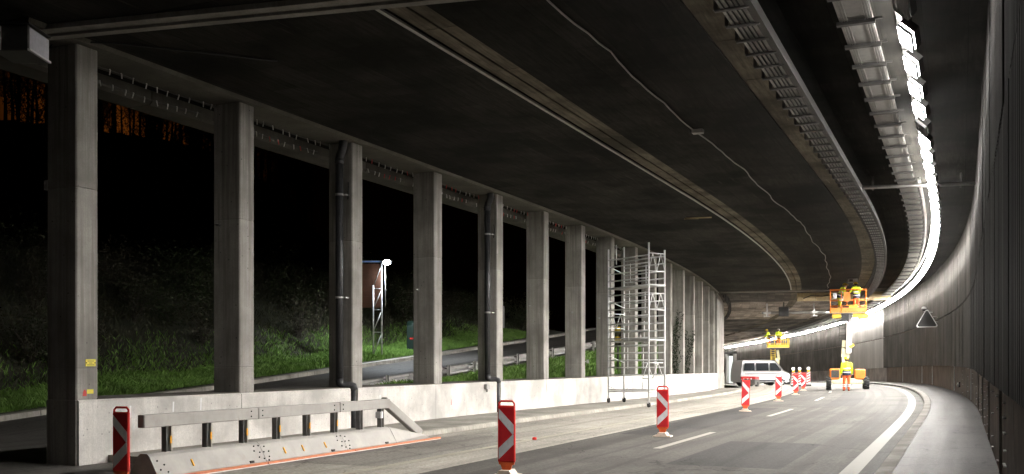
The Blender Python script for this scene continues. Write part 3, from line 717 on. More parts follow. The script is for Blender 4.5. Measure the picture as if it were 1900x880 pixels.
for a, b in ((-.05, 2.4), (2.41, 4.7), (4.71, 6.45)): MB().box((.0, (a+b)/2, .81), (.13, b-a, .18), bev=.012).build('rail_section', M['barrier'], ba)
q = MB(); L = math.hypot(1.35, .62)
q.box((.0, 6.40+.60, .50), (.13, L+.12, .17), 0, -math.atan2(.66, 1.30), 0, .012); q.build('rail_end', M['barrier'], ba)
for i in range(8):
    y = .42+i*.83
    if i == 7: y = 6.15
    MB().box((.0, y, .54), (.055, .10, .36)).box((.04, y-.045, .54), (.05, .012, .36)).build('post', M['barrier_dark'], ba)
    MB().box((.045, y+.05, .54), (.05, .022, .36)).build('post_flange', M['barrier'], ba)
    if i < 6: MB().box((.072, y+.03, .53), (.012, .03, .11)).build('reflector', M['amber'], ba)
MB().box((.0, 6.15, .60), (.11, .13, .13)).build('sleeve', M['white_paint'], ba)
for y in (.75, 2.9, 4.05, 3.4): MB().box((.20, y, .18), (.012, .025, .11), 0, 0, -R_(30)).build('reflector', M['amber'], ba)
for y in (2.36, 4.66):
    for dy, dz in ((-.16, .10), (-.05, .10), (.08, .08), (-.2, .03), (-.08, 0.), (.02, 0), (.14, .0), (-.14, -.07), (.1, -.08), (-.04, -.1), (.06, -.13)):
        z = .20+dz; MB().ball((.26-(z-.06)*.577+.008, y+dy, z), .014, 6, 4).build('bolt', M['dark'], ba)
    for dy in (-.14, .14):
        for dz in (-.04, .04): MB().ball((.068, y+dy, .81+dz), .013, 6, 4).build('bolt', M['dark'], ba)
for dy, z in ((.10, .14), (.22, .10), (.10, .26), (.2, .2)): MB().ball((.26-(z-.06)*.577+.008, dy, z), .014, 6, 4).build('bolt', M['dark'], ba)
for y in (2.0, 4.2, 6.0): MB().box((.255, y, .075), (.03, .09, .035)).build('lifting_slot', M['dark'], ba)

# ------------------------------------------------------------------ beacons
def make_beacon(label, loc, rz, sc=1.0, lean=0.0):
    b = thing('beacon', label, 'beacon', loc, rz, 'red and white beacons along the lane'); b.scale = (sc,)*3; b.rotation_euler = (0, lean, rz)
    w, z0, z1 = .13, .20, 1.10
    out = [(-w, z0), (w, z0), (w, z1-.05), (w-.03, z1-.012), (w-.06, z1), (-w+.06, z1), (-w+.03, z1-.012), (-w, z1-.05)]
    inn = [(-w+.025, z1-.075), (w-.025, z1-.075), (w-.025, z1-.05), (w-.05, z1-.025), (-w+.05, z1-.025), (-w+.025, z1-.05)]
    # frame: body up to the grip opening, and the grip as a bent bar
    m = MB(); m.box((0, 0, (z0+z1-.08)/2), (2*w, .05, z1-.08-z0), bev=.012)
    m.tube([(-w+.014, 0, z1-.09), (-w+.014, 0, z1-.05), (-w+.045, 0, z1-.016), (w-.045, 0, z1-.016), (w-.014, 0, z1-.05), (w-.014, 0, z1-.09)], .015, 8)
    m.build('frame', M['red_bright'], b)
    x, h, zb = w-.018, z1-.10-z0-.03, z0+.02
    for sg_, nm in ((-1, 'front'), (1, 'rear')):
        MB().box((0, sg_*.0262, zb+h/2), (2*x, .004, h)).build('red_sheet', M['red'], b)
    def q(u, v): return (-x+2*x*u, zb+h*(1-v))
    for poly in ([q(.0, .015), q(1, .32), q(1, .50), q(.93, .505), q(.0, .20)], [q(.93, .505), q(1, .51), q(1, .69), q(.0, .975), q(.0, .76)]):
        MB().prism(poly, -.0315, -.0284).build('white_stripe', M['white_sheet'], b)
        MB().prism(poly, .0284, .0315).build('white_stripe', M['white_sheet'], b)
    MB().prism([(-.115, .20), (.115, .20), (.11, .165), (.085, .165), (.06, .09), (.06, .06), (-.06, .06), (-.06, .09), (-.085, .165), (-.11, .165)], -.022, .022).build('foot', M['orange_plastic'], b)
    f = MB(); f.prism([(-.20, 0), (.20, 0), (.19, .02), (.12, .03), (.075, .09), (-.075, .09), (-.12, .03), (-.19, .02)], -.16, .16); f.build('base', M['pale_base'], b)
    return b
bl = [('nearest red and white beacon at the near end of the barrier', -1.65, 2.64, .95, 0), ('red and white beacon in the foreground, alone on the asphalt', 1.45, 6.80, .985, 0),
      ('red and white beacon in front of the small traffic cone', 9.6, 6.80, 1.0, .0), ('red and white beacon past the scaffold, first of the far line', 21.2, 6.3, 1.0, .03),
      ('second beacon of the far line, in front of the silver van', 30.6, 6.05, 1.0, .015), ('third beacon of the far line, at the front of the van', 40.0, 5.95, 1.0, .0),
      ('fourth beacon of the far line, before the striped warning boards', 50.5, 5.9, 1.0, .0), ('farthest beacon, half hidden by the striped warning boards', 59.5, 5.95, .95, .0)]
protos = None
for i, (lab, s, t, sc, le) in enumerate(bl):
    if protos is None: protos = make_beacon(lab, PG(s, t, .008), rotz(s)+R_(8), sc); CH['bk'] = list(protos.children)
    else:
        c = protos.copy(); COL.objects.link(c); c['label'] = lab; c.location = PG(s, t, .008); c.scale = (sc,)*3; c.rotation_euler = (0, le, rotz(s)+R_(random.uniform(-2, 14)))
        for ch in CH['bk']: d = ch.copy(); COL.objects.link(d); d.parent = c
# striped boards with warning lamps
for i, (s, t, lab) in enumerate(((66.5, 5.35, 'striped board with round warning lamp, leftmost of three'), (67.2, 5.85, 'striped board with round warning lamp, middle one behind a beacon'), (68.0, 6.55, 'striped board with round warning lamp, rightmost of three'))):
    w = thing('warning_board', lab, 'warning board', PG(s, t, 0), rotz(s), 'striped boards with warning lamps')
    MB().box((0, 0, .66), (.27, .03, .98), bev=.006).build('board', M['white_sheet'], w)
    for k in range(5):
        z = .24+k*.2; MB().prism([(-.128, z-.01), (.128, z+.13), (.128, min(1.14, z+.23)), (-.128, z+.09)], -.019, -.016).build('red_stripe', M['red_bright'], w)
    MB().box((0, 0, .09), (.4, .36, .12), bev=.02).build('base', M['dark'], w)
    MB().box((0, 0, 1.22), (.18, .10, .15), bev=.02).build('lamp_body', M['helmet'], w)
    MB().tube([(0, -.05, 1.40), (0, .05, 1.40)], .115, 16).build('lamp_lens', M['warn_lens'], w)
# traffic cone and stray ball
co = thing('traffic_cone', 'small orange traffic cone beside the scaffold tower', 'cone', PG(24.0, 2.75, .005), .3)
MB().tube([(0, 0, .03), (0, 0, .17)], [.11, .082], 14).build('cone_body', M['orange_lift'], co); MB().tube([(0, 0, .17), (0, 0, .31)], [.082, .053], 14).build('white_band', M['white_sheet'], co); MB().tube([(0, 0, .31), (0, 0, .48)], [.053, .018], 14).build('cone_tip', M['orange_lift'], co); MB().box((0, 0, .015), (.30, .30, .03), bev=.01).build('cone_base', M['orange_lift'], co)
rb = thing('red_cap', 'small round red cap lying on the paved lane', 'cap', PG(7.6, 4.62, .012), 0)
MB().tube([(0, 0, 0), (0, 0, .05)], [.05, .042], 12).build('rim', M['red_bright'], rb); MB().tube([(0, 0, .05), (0, 0, .054)], .02, 8).build('hub', M['ink'], rb)

# ------------------------------------------------------------------ scaffold tower
B_ = Vector((23.36, 2.45)); A_ = Vector((24.55, .55)); u_ = (B_-A_); w_ = Vector((-u_.y, u_.x)); w_ = w_.normalized()*-.78
if w_.x < 0: w_ = -w_
D_ = B_+w_; C_ = A_+w_
sc_o = thing('scaffold_tower', 'tall aluminium rolling scaffold tower standing by the columns', 'scaffold')
def sp(q, z): return PG(q.x, q.y, 0)+Vector((0, 0, z)) 
zr0 = {'A': .12, 'B': 0., 'C': .12, 'D': 0.}
legs = {'A': A_, 'B': B_, 'C': C_, 'D': D_}
tops = {'A': 5.95, 'B': 5.98, 'C': 6.1, 'D': 5.75}
for kx, q in legs.items():
    MB().tube([sp(q, .26), sp(q, tops[kx])], .032, 8).build('standard', M['alu'], sc_o)
    MB().tube([sp(q, .14), sp(q, .42)], .02, 8).build('spindle', M['steel'], sc_o)
    c = MB(); p = sp(q, zr0[kx]+.1); c.tube([p+Vector((-.03, -.01, 0)), p+Vector((.03, .01, 0))], .1, 14); c.build('castor', M['black'], sc_o)
    MB().box(sp(q, zr0[kx]+.17), (.09, .09, .06)).box(sp(q, zr0[kx]+.235), (.05, .05, .08)).build('castor_fork', M['steel_light'], sc_o)
    for z, m, h in ((4.55, 'blue', .4), (2.4, 'blue', .45), (1.5, 'red_bright', .08)):
        if kx in 'AB' or z > 3: MB().tube([sp(q, z-h/2), sp(q, z+h/2)], .031, 8).build('sleeve', M[m], sc_o)
def seg(name, q0, z0, q1, z1, r=.02, m='alu'): return MB().tube([sp(q0, z0), sp(q1, z1)], r, 6).build(name, M[m], sc_o)
for (qa, qb) in ((A_, B_), (C_, D_)):
    z = .62
    k = 0
    while z < 5.55:
        if k != 1: seg('rung', qa, z, qb, z, .025)
        z += .272 if k > 1 else .28; k += 1
    for z0, z1 in ((.62, .9), (1.4, 2.2), (2.4, 3.2), (3.5, 4.3), (4.6, 5.3)):
        mq = qa.lerp(qb, .5+.02*(z0-2)); seg('mid_post', mq, z0, mq, z1, .02)
for z in (.55, ): seg('base_tube', A_, z, D_, z, .025); seg('base_tube', A_, z, C_, z, .02); seg('base_tube', B_, z, D_, z, .02)
def lattice(qa, qb, z0, z1, n=4):
    for z in (z0, z1): seg('guard_rail', qa, z, qb, z, .02, 'alu_white')
    for i in range(n):
        f0, f1 = i/n, (i+1)/n
        a, b = qa.lerp(qb, f0), qa.lerp(qb, f1)
        seg('guard_brace', a, z0 if i % 2 == 0 else z1, b, z1 if i % 2 == 0 else z0, .014, 'alu_white')
lattice(B_, D_, 4.95, 5.6); lattice(B_, D_, 3.55, 4.15); lattice(B_.lerp(A_, .15), B_.lerp(D_, .9), 1.05, 1.62); lattice(A_, C_, 2.95, 3.5)
for z in (4.42, 2.42):
    m = MB(); vs = [sp(q, z) for q in (A_, B_, D_, C_)]+[sp(q, z+.06) for q in (A_, B_, D_, C_)]
    m.add(vs, [(3, 2, 1, 0), (4, 5, 6, 7), (0, 1, 5, 4), (1, 2, 6, 5), (2, 3, 7, 6), (3, 0, 4, 7)]); m.build('deck', M['steel_light'], sc_o)
    seg('deck_tube', A_, z+.03, C_, z+.03, .03); seg('deck_tube', B_, z+.03, D_, z+.03, .04, 'alu_white')
for z in (5.3, 4.0, 1.9, .75): seg('diagonal_brace', A_, z, C_, z-.25, .018)
tube_top = MB().tube([sp(C_.lerp(A_, .5), 5.4), sp(C_.lerp(A_, .5), 6.15)], .022, 6).build('spare_standard', M['alu_white'], sc_o)

# ------------------------------------------------------------------ people
def capsule(m, p0, r0, p1, r1):
    p0, p1 = Vector(p0), Vector(p1); m.ball(p0, r0, 10, 6); m.ball(p1, r1, 10, 6)
    if (p1-p0).length > 1e-4: m.tube([p0, p1], [r0, r1], 10)
def remesh(o, v=.022, sm=4):
    r = o.modifiers.new('union', 'REMESH'); r.mode = 'VOXEL'; r.voxel_size = v; r.use_smooth_shade = True
    if sm: x = o.modifiers.new('soften', 'SMOOTH'); x.iterations = sm; x.factor = .5
    return o
def person(label, loc, rz, lean=0., arms=None, legs='stand', trousers='orange_cloth', helmet='helmet', head_turn=0., jacket='hivis', band=True):
    p = thing('person', label, 'person', loc, rz)
    def up(v):       # lean the upper body forward about the hips
        y, z = v[1], v[2]-.95; c, s_ = math.cos(lean), math.sin(lean); return Vector((v[0], y*c+z*s_, .95-y*s_+z*c))
    J = {}
    for sd, nm in ((-1, 'L'), (1, 'R')):
        J['hip'+nm] = Vector((sd*.10, 0, .93)); J['kn'+nm] = Vector((sd*.12, .03, .50)); J['an'+nm] = Vector((sd*.12, 0, .10)); J['toe'+nm] = Vector((sd*.14, .17, .045))
        J['sh'+nm] = up((sd*.20, 0, 1.45))
        e, w = (arms or {}).get(nm, ((sd*.27, -.03, 1.16), (sd*.27, .08, .93)))
        J['el'+nm], J['wr'+nm] = up(e), up(w)
    J['pel'], J['ch'], J['nk'], J['hd'] = Vector((0, 0, .96)), up((0, 0, 1.32)), up((0, .0, 1.53)), up((0, .03, 1.67))
    body = MB()
    capsule(body, J['pel'], .13, J['ch'], .15); capsule(body, J['ch'], .12, J['nk'], .06); capsule(body, J['nk'], .058, J['hd'], .06)
    body.ball(J['hd'], .105, 14, 10, (.86, 1.0, 1.16))
    hd = J['hd']; fw = Vector((math.sin(head_turn), math.cos(head_turn), -.02)); sdv = Vector((fw.y, -fw.x, 0))
    body.ball(hd+fw*.105+Vector((0, 0, -.015)), .018, 6, 4); body.ball(hd+fw*.085+Vector((0, 0, -.06)), .03, 6, 4); body.ball(hd+fw*.075+Vector((0, 0, -.095)), .03, 6, 4)
    for k in (-1, 1): body.ball(hd+sdv*k*.093, .026, 6, 4, (.5, .8, 1.2)); body.ball(hd+fw*.09+sdv*k*.034+Vector((0, 0, .02)), .014, 6, 4)
    for nm in 'LR':
        capsule(body, J['sh'+nm], .055, J['el'+nm], .043); capsule(body, J['el'+nm], .042, J['wr'+nm], .03)
        d = (J['wr'+nm]-J['el'+nm]).normalized(); pm_ = J['wr'+nm]+d*.06; capsule(body, J['wr'+nm], .03, pm_, .038)
        sx = d.cross(Vector((1, 0, 0) if abs(d.x) < .8 else (0, 0, 1))).normalized(); cur = sx.cross(d).normalized()
        for k in range(4):
            b0 = pm_+d*.03+sx*(k-1.5)*.019; l = (.062, .075, .07, .055)[k]; b1 = b0+d*l*.6; b2 = b1+(d*.6+cur*.6).normalized()*l*.5
            capsule(body, b0, .010, b1, .009); capsule(body, b1, .009, b2, .008)
        t0 = J['wr'+nm]+d*.03+sx*-.035; capsule(body, t0, .012, t0+(d*.7-sx*.6).normalized()*.05, .010)
        capsule(body, J['hip'+nm], .09, J['kn'+nm], .055); capsule(body, J['kn'+nm], .054, J['an'+nm], .04); capsule(body, J['an'+nm], .04, J['toe'+nm], .035)
    remesh(body.build('body', M['skin'], p, fix=False), .014, 2)
    jk = MB(); a0 = J['pel']+Vector((0, 0, -.02))
    def oval(c, rx, ry, h): jk.ball(c, 1, 14, 8, (rx, ry, h))
    oval(up((0, 0, 1.30)), .225, .155, .26); oval(up((0, 0, 1.05)), .205, .155, .22); oval(up((0, -.005, 1.45)), .20, .12, .10)
    capsule(jk, J['nk']-(J['nk']-J['ch'])*.12, .075, J['nk'], .07)
    for nm in 'LR': capsule(jk, J['sh'+nm], .092, J['el'+nm], .075); capsule(jk, J['el'+nm], .072, J['wr'+nm]-(J['wr'+nm]-J['el'+nm])*.06, .056)
    remesh(jk.build('jacket', M[jacket], p, fix=False), .02, 3)
    tr = MB(); tr.ball(J['pel'], 1, 12, 8, (.175, .125, .13))
    for nm in 'LR': capsule(tr, J['hip'+nm], .108, J['kn'+nm], .082); capsule(tr, J['kn'+nm], .08, J['an'+nm]+Vector((0, 0, .03)), .072)
    remesh(tr.build('trousers', M[trousers], p, fix=False), .02, 3)
    for nm in 'LR':
        bt = MB(); capsule(bt, J['an'+nm], .055, J['an'+nm]+Vector((0, 0, .06)), .055); capsule(bt, J['an'+nm]+Vector((0, -.02, -.045)), .05, J['toe'+nm], .047); remesh(bt.build('boot', M['boot'], p, fix=False), .016, 2)
        for z, f in ((.26, .68), (.34, .45)):
            c = J['an'+nm].lerp(J['kn'+nm], (z-.1)/.4); MB().tube([c-Vector((0, 0, .022)), c+Vector((0, 0, .022))], .089, 14, False).build('leg_band', M['tape'], p)
    if band:
        def ell(z, rx, ry, h, nm, m):
            b = MB(); vs = []
            for zz in (z-h/2, z+h/2):
                for k in range(20): a = 2*PI*k/20; vs.append(up((rx*math.cos(a), ry*math.sin(a), zz)))
            b.add(vs, [(k, (k+1) % 20, 20+(k+1) % 20, 20+k) for k in range(20)], True); b.build(nm, m, p, fix=False)
        ell(1.21, .224, .158, .05, 'silver_band', M['tape'])
        ell(.97, .216, .166, .27, 'navy_hem', M['navy']); ell(1.0, .2195, .170, .05, 'silver_band', M['tape'])
    hm = MB(); hc = hd+Vector((0, 0, .045)); vs = []
    for i in range(6):
        a = PI/2*i/5
        for k in range(16): b = 2*PI*k/16; vs.append(hc+Vector((math.cos(a)*math.cos(b)*.122, math.cos(a)*math.sin(b)*.142, math.sin(a)*.125)))
    hm.add(vs, [(i*16+k, i*16+(k+1) % 16, (i+1)*16+(k+1) % 16, (i+1)*16+k) for i in range(5) for k in range(16)], True)
    hm.tube([hc+Vector((math.cos(b)*.126, math.sin(b)*.146, 0)) for b in [2*PI*k/16 for k in range(17)]], .012, 6, False)
    hm.prism([(-.09, -.006), (.09, -.006), (.09, .008), (-.09, .008)], .12, .19, Matrix.Translation(hc) @ Matrix.Rotation(-head_turn, 4, 'Z'))
    hm.build('helmet', M[helmet], p)
    MB().ball(hd+Vector((0, -.02, .0)), .108, 10, 6, (.88, .95, .9)).build('hair', M['hair'], p)
    return p

# ------------------------------------------------------------------ boom lifts
def wheel(parent, c, r=.38, w=.30):
    t = MB(); 
    t.tube([(c[0]-w/2, c[1], c[2]), (c[0]-w*.36, c[1], c[2]), (c[0]+w*.36, c[1], c[2]), (c[0]+w/2, c[1], c[2])], [r*.86, r*.95, r*.95, r*.86], 20)
    for k in range(14):
        a = 2*PI*k/14
        for sd in (-1, 1): t.box((c[0]+sd*w*.25, c[1]+math.sin(a+sd*.12)*r*.97, c[2]+math.cos(a+sd*.12)*r*.97), (w*.5, .06, .06), 0, -(a+sd*.12))
    o = t.build('wheel', M['black'], parent)
    MB().tube([(c[0]-w*.52, c[1], c[2]), (c[0]+w*.52, c[1], c[2])], r*.5, 14).build('rim', M['cream'], o)
def beam(m, p0, p1, w, h):
    p0, p1 = Vector(p0), Vector(p1); d = (p1-p0); L = d.length; d.normalize()
    u = Vector((1, 0, 0)) if abs(d.x) < .8 else Vector((0, 1, 0)); v = d.cross(u).normalized(); u = v.cross(d)
    vs = [p+u*a*w/2+v*b*h/2 for p in (p0, p1) for a, b in ((-1, -1), (1, -1), (1, 1), (-1, 1))]
    m.add(vs, [(3, 2, 1, 0), (4, 5, 6, 7), (0, 1, 5, 4), (1, 2, 6, 5), (2, 3, 7, 6), (3, 0, 4, 7)])
def basket(L, z, cx, paint, bh=1.02, w=2.02, d=.95, y0=-.5):
    x0, x1 = cx-w/2, cx+w/2; y1 = y0+d
    MB().box((cx, (y0+y1)/2, z+.03), (w, d, .06)).build('basket_floor', M['steel'], L)
    for (a, b) in (((x0, y0), (x1, y0)), ((x0, y1), (x1, y1)), ((x0, y0), (x0, y1)), ((x1, y0), (x1, y1))):
        for zz, r, nm in ((z+bh+.38, .032, 'top_rail'), (z+.78, .024, 'mid_rail'), (z+.44, .018, 'mid_rail')):
            MB().tube([(a[0], a[1], zz), (b[0], b[1], zz)], r, 8).build(nm, M[paint], L)
        MB().box(((a[0]+b[0])/2, (a[1]+b[1])/2, z+.17), (abs(b[0]-a[0])+.03, abs(b[1]-a[1])+.03, .30) if False else (max(.03, abs(b[0]-a[0])), max(.03, abs(b[1]-a[1])), .30)).build('toe_board', M[paint], L)
    for a in ((x0, y0), (x1, y0), (x0, y1), (x1, y1), (x0+.62, y0), (x0+.95, y1)):
        MB().tube([(a[0], a[1], z), (a[0], a[1], z+bh+.30)], .03, 8).build('upright', M[paint], L)
    return x0, x1, y0, y1
bs = 50.0; bt = 8.45
Lf = thing('boom_lift', 'orange and cream boom lift with raised basket in the open lane', 'boom lift', PG(bs, bt, .0), rotz(bs))
for c in ((-1.07, -.05, .38), (1.07, -.05, .38), (-1.07, 2.1, .38), (1.07, 2.1, .38)): wheel(Lf, c)
ch = MB(); ch.box((0, 1.0, .55), (.9, 2.6, .26), bev=.03); ch.box((0, -.05, .46), (1.75, .22, .18), bev=.02); ch.box((0, 2.1, .46), (1.75, .22, .18), bev=.02); ch.prism([(-.9, .4), (.9, .4), (.55, .62), (-.55, .62)], -.32, -.2); ch.build('chassis', M['cream'], Lf)
MB().box((0, 1.0, .78), (.8, 1.1, .2), bev=.03).build('turntable', M['dark'], Lf)
e1 = MB().box((-.72, .55, .93), (.62, 1.5, .66), bev=.06).build('engine_cover', M['orange_lift'], Lf)
MB().box((-.70, -.21, .95), (.46, .02, .46)).build('grille', M['dark'], e1)
for k in range(7): MB().box((-.70, -.225, .76+k*.06), (.44, .012, .02)).build('grille_slat', M['bracket'], e1)
MB().box((.70, .60, .93), (.62, 1.5, .60), bev=.06).build('tank_cover', M['orange_lift'], Lf)
m = MB(); beam(m, (-.12, .9, .85), (-.14, .75, 2.0), .34, .40); m.build('lower_boom', M['cream'], Lf)
m = MB(); beam(m, (-.12, .72, 1.95), (-.06, .72, 2.95), .46, .42); m.build('riser', M['cream'], Lf)
m = MB(); beam(m, (.08, .5, 2.2), (.12, .4, 4.42), .28, .34); m.build('upper_boom', M['white_paint'], Lf)
m = MB(); beam(m, (.22, .4, 2.55), (.2, .35, 3.5), .08, .1); m.build('ram', M['steel_light'], Lf)
MB().box((.24, .45, 2.62), (.30, .34, .16), 0, 0, -.5).build('knuckle', M['yellow_lift'], Lf)
MB().box((-.12, .45, 2.5), (.40, .03, .05), 0, 0, .3).build('hazard_strip', M['ink'], Lf)
for k in range(6): MB().box((-.30, .6, 3.05+k*.2), (.34, .035, .035)).build('step', M['dark'], Lf)
for x in (-.47, -.13): MB().box((x, .6, 3.55), (.04, .05, 1.3)).build('step_side', M['dark'], Lf)
MB().box((-.13, .0, 4.28), (.42, .5, .44), bev=.02).build('hydraulic_box', M['sign_back'], Lf)
BZ = 4.55
x0, x1, y0, y1 = basket(Lf, BZ, 0.03, 'orange_lift')
MB().box((-.04, y0-.02, BZ+.98), (.34, .02, .56)).build('front_panel', M['orange_lift'], Lf)
for k in range(11): MB().prism([(x0+.16+k*.16, BZ+.05), (x0+.22+k*.16, BZ+.05), (x0+.28+k*.16, BZ+.10), (x0+.22+k*.16, BZ+.10)], y0-.024, y0-.017).build('hazard_stripe', M['ink'], Lf)
MB().box((-.72, y0+.12, BZ+1.05), (.22, .18, .34), bev=.02).build('control_box', M['box_grey'], Lf)
for k in range(2): MB().box((-.12+k*.12-.3, y0-.018, BZ+.77), (.10, .012, .05)).build('lettering', M['white_paint'], Lf)
MB().box((.72, -.02, BZ-.14), (.86, .6, .26), bev=.02).build('tool_tray', M['yellow_lift'], Lf); MB().box((-.62, -.02, BZ-.14), (.5, .6, .26), bev=.02).build('tool_tray', M['yellow_lift'], Lf)
MB().box((.3, y0+.3, BZ+.35), (.5, .3, .30), bev=.02).build('tool_crate', M['yellow_lift'], Lf); MB().box((-.1, y0+.25, BZ+.3), (.36, .3, .28), bev=.02).build('tool_box', M['dark'], Lf)
def on(s, t, dx, dy, z):
    o = PG(s, t, 0); a = rotz(s); return o+Vector((dx*math.cos(a)-dy*math.sin(a), dx*math.sin(a)+dy*math.cos(a), z))
person('worker in yellow hi-vis bending forward in the near basket', on(bs, bt, -.45, -.08, BZ+.06), rotz(bs)+R_(-75), .42, {'L': ((-.30, .15, 1.22), (-.16, .38, 1.12)), 'R': ((.30, .15, 1.22), (.16, .38, 1.12))}, trousers='hivis', head_turn=.0)
person('worker standing upright with arms raised in the near basket', on(bs, bt, .50, .05, BZ+.06), rotz(bs)+R_(35), .05, {'L': ((-.34, .10, 1.24), (-.16, .34, 1.30)), 'R': ((.34, .12, 1.26), (.14, .34, 1.38))}, trousers='orange_cloth', head_turn=.3)
person('worker on the road seen from behind, beside the boom lift', PG(46.6, 8.35, .0), rotz(47)+R_(8), .0, None, head_turn=.1).scale = (1.06, 1.06, 1.06)
# second lift farther on
s2 = 88.0; t2 = 5.5
L2 = thing('boom_lift', 'smaller yellow boom lift with raised basket behind the van', 'boom lift', PG(s2, t2, 0), rotz(s2))
for c in ((-1.0, 0, .38), (1.0, 0, .38), (-1.0, 2.0, .38), (1.0, 2.0, .38)): wheel(L2, c)
MB().box((0, 1.0, .6), (1.0, 2.5, .3), bev=.03).build('chassis', M['cream'], L2); MB().box((-.55, 1.0, 1.0), (.7, 1.7, .6), bev=.06).build('engine_cover', M['yellow_lift'], L2)
m = MB(); beam(m, (0, 1, .8), (.02, .7, 2.6), .36, .4); m.build('lower_boom', M['cream'], L2)
m = MB(); beam(m, (.15, .65, 2.5), (.0, .3, 3.35), .24, .3); m.build('upper_boom', M['cream'], L2)
for k in range(5): MB().box((-.45, .2, 2.5+k*.22), (.40, .04, .04)).build('step', M['yellow_lift'], L2)
for x in (-.65, -.25): MB().box((x, .2, 2.95), (.05, .05, 1.1)).build('step_side', M['yellow_lift'], L2)
B2 = 3.62
x0, x1, y0, y1 = basket(L2, B2, 0, 'yellow_lift', .85, 2.0, .9)
for k in range(6): MB().tube([(x0+.95+k*.18, y0, B2+.3), (x0+.95+k*.18, y0, B2+1.15)], .022, 6).build('guard_bar', M['yellow_lift'], L2)
person('worker in hi-vis at the left end of the far basket', on(s2, t2, -.80, 0, B2+.06), rotz(s2)+R_(80), .35, {'L': ((-.3, .2, 1.25), (-.15, .42, 1.2)), 'R': ((.3, .2, 1.25), (.15, .42, 1.2))})
person('worker with pale cap in the middle of the far basket', on(s2, t2, .05, 0, B2+.06), rotz(s2)+R_(10), .0, None, helmet='helmet_pale')

# ------------------------------------------------------------------ van
vs_, vt_ = 79.5, 3.2
vn = thing('van', 'silver van with bright headlights crossing the closed lane', 'van', PG(vs_, vt_, 0), rotz(vs_)+R_(-62))
prof = [(-2.45, .42), (-2.48, .95), (-2.42, 1.55), (-2.28, 2.22), (-2.1, 2.34), (.7, 2.36), (1.15, 2.26), (1.85, 1.42), (2.35, 1.20), (2.50, .95), (2.50, .45), (2.35, .36), (-2.3, .36)]
def van_body():
    m = MB(); ny = [(-.97, .0), (-.99, .0)]
    n = len(prof); rings = []
    for x in (-1, 1):
        for k, (w, ins) in enumerate(((.80, .06), (.96, .0))):
            pass
    xs = [(-.80, .07), (-.93, .02), (-.97, 0), (.97, 0), (.93, .02), (.80, .07)]
    vs = []
    for (x, ins) in xs:
        for (y, z) in prof:
            tuck = max(0, z-1.3)*.10; xx = x*(1-tuck*abs(x))
            cy, cz = 0, 1.3
            vs.append((xx, y-(ins if y > cy else -ins)*.6, z-(ins if z > cz else -ins)*.6))
    fs = [tuple(range(n)), tuple(range(6*n-1, 5*n-1, -1))]
    for i in range(5):
        for k in range(n): j = (k+1) % n; fs.append((i*n+k, i*n+j, (i+1)*n+j, (i+1)*n+k))
    return m.add(vs, fs, False)
b = van_body().build('body', M['van'], vn)
bvm = b.modifiers.new('edge', 'BEVEL'); bvm.width = .04; bvm.segments = 2; bvm.limit_method = 'ANGLE'
MB().add([(-.78, 1.22, 2.20), (.78, 1.22, 2.20), (.87, 1.86, 1.44), (-.87, 1.86, 1.44)], [(0, 1, 2, 3)]).add([(-.78, 1.20, 2.17), (.78, 1.20, 2.17), (.87, 1.84, 1.41), (-.87, 1.84, 1.41)], [(3, 2, 1, 0)]).build('windscreen', M['glass'], vn)
for sd in (-1, 1):
    def w(y, z): return (sd*(.972-max(0, z-1.3)*.085), y, z)
    for nm, pl in (('front_window', ((.45, 1.40), (1.62, 1.40), (1.05, 2.08), (.45, 2.08))), ('side_window', ((-.95, 1.40), (.30, 1.40), (.30, 2.08), (-.95, 2.08))), ('rear_window', ((-2.2, 1.40), (-1.1, 1.40), (-1.1, 2.08), (-2.1, 2.08)))):
        a = [w(*q) for q in pl]; c = [(x+sd*.008, y, z) for x, y, z in a]
        MB().add(a+c, [(3, 2, 1, 0), (4, 5, 6, 7)]+[(i, (i+1) % 4, 4+(i+1) % 4, 4+i) for i in range(4)]).build(nm, M['glass'], vn)
    MB().box((sd*.985, -.1, .50), (.03, 4.2, .16)).build('side_skirt', M['van_dark'], vn)
    MB().box((sd*.99, -.3, 1.12), (.015, 3.6, .05)).build('side_trim', M['van_dark'], vn)
    MB().box((sd*.70, 2.47, .93), (.34, .06, .20), bev=.02).build('headlight', M['headlight'], vn)
    MB().box((sd*1.08, 1.42, 1.48), (.20, .10, .24), bev=.03).build('mirror', M['van_dark'], vn)
    for y in (-1.5, 1.6):
        t = MB().tube([(sd*.98-sd*.22, y, .34), (sd*.99, y, .34)], .34, 18).build('wheel', M['black'], vn); MB().tube([(sd*.985, y, .34), (sd*1.0, y, .34)], .20, 14).build('rim', M['steel_light'], t)
MB().box((0, 2.50, .50), (1.86, .10, .26), bev=.03).build('bumper', M['van_dark'], vn); MB().box((0, 2.50, .80), (.9, .05, .14)).build('grille', M['van_dark'], vn)
# grey loader trailer next to the van
tr_ = thing('equipment_trailer', 'low grey equipment trailer with small red lights by the van', 'trailer', PG(75.0, 2.2, 0), rotz(75)+R_(-20))
MB().box((0, 0, .42), (1.25, 1.3, .46), bev=.03).build('chassis', M['bracket'], tr_); MB().box((0, -.05, .78), (1.3, 1.2, .22), bev=.03).build('cover', M['red'], tr_)
for x in (-.35, 0, .32): MB().ball((x, -.68, .70), .06, 8, 6).build('tail_lamp', M['white_paint'], tr_)
for x in (-.55, .55): MB().tube([(x-.1, .1, .22), (x+.1, .1, .22)], .22, 14).build('wheel', M['black'], tr_)
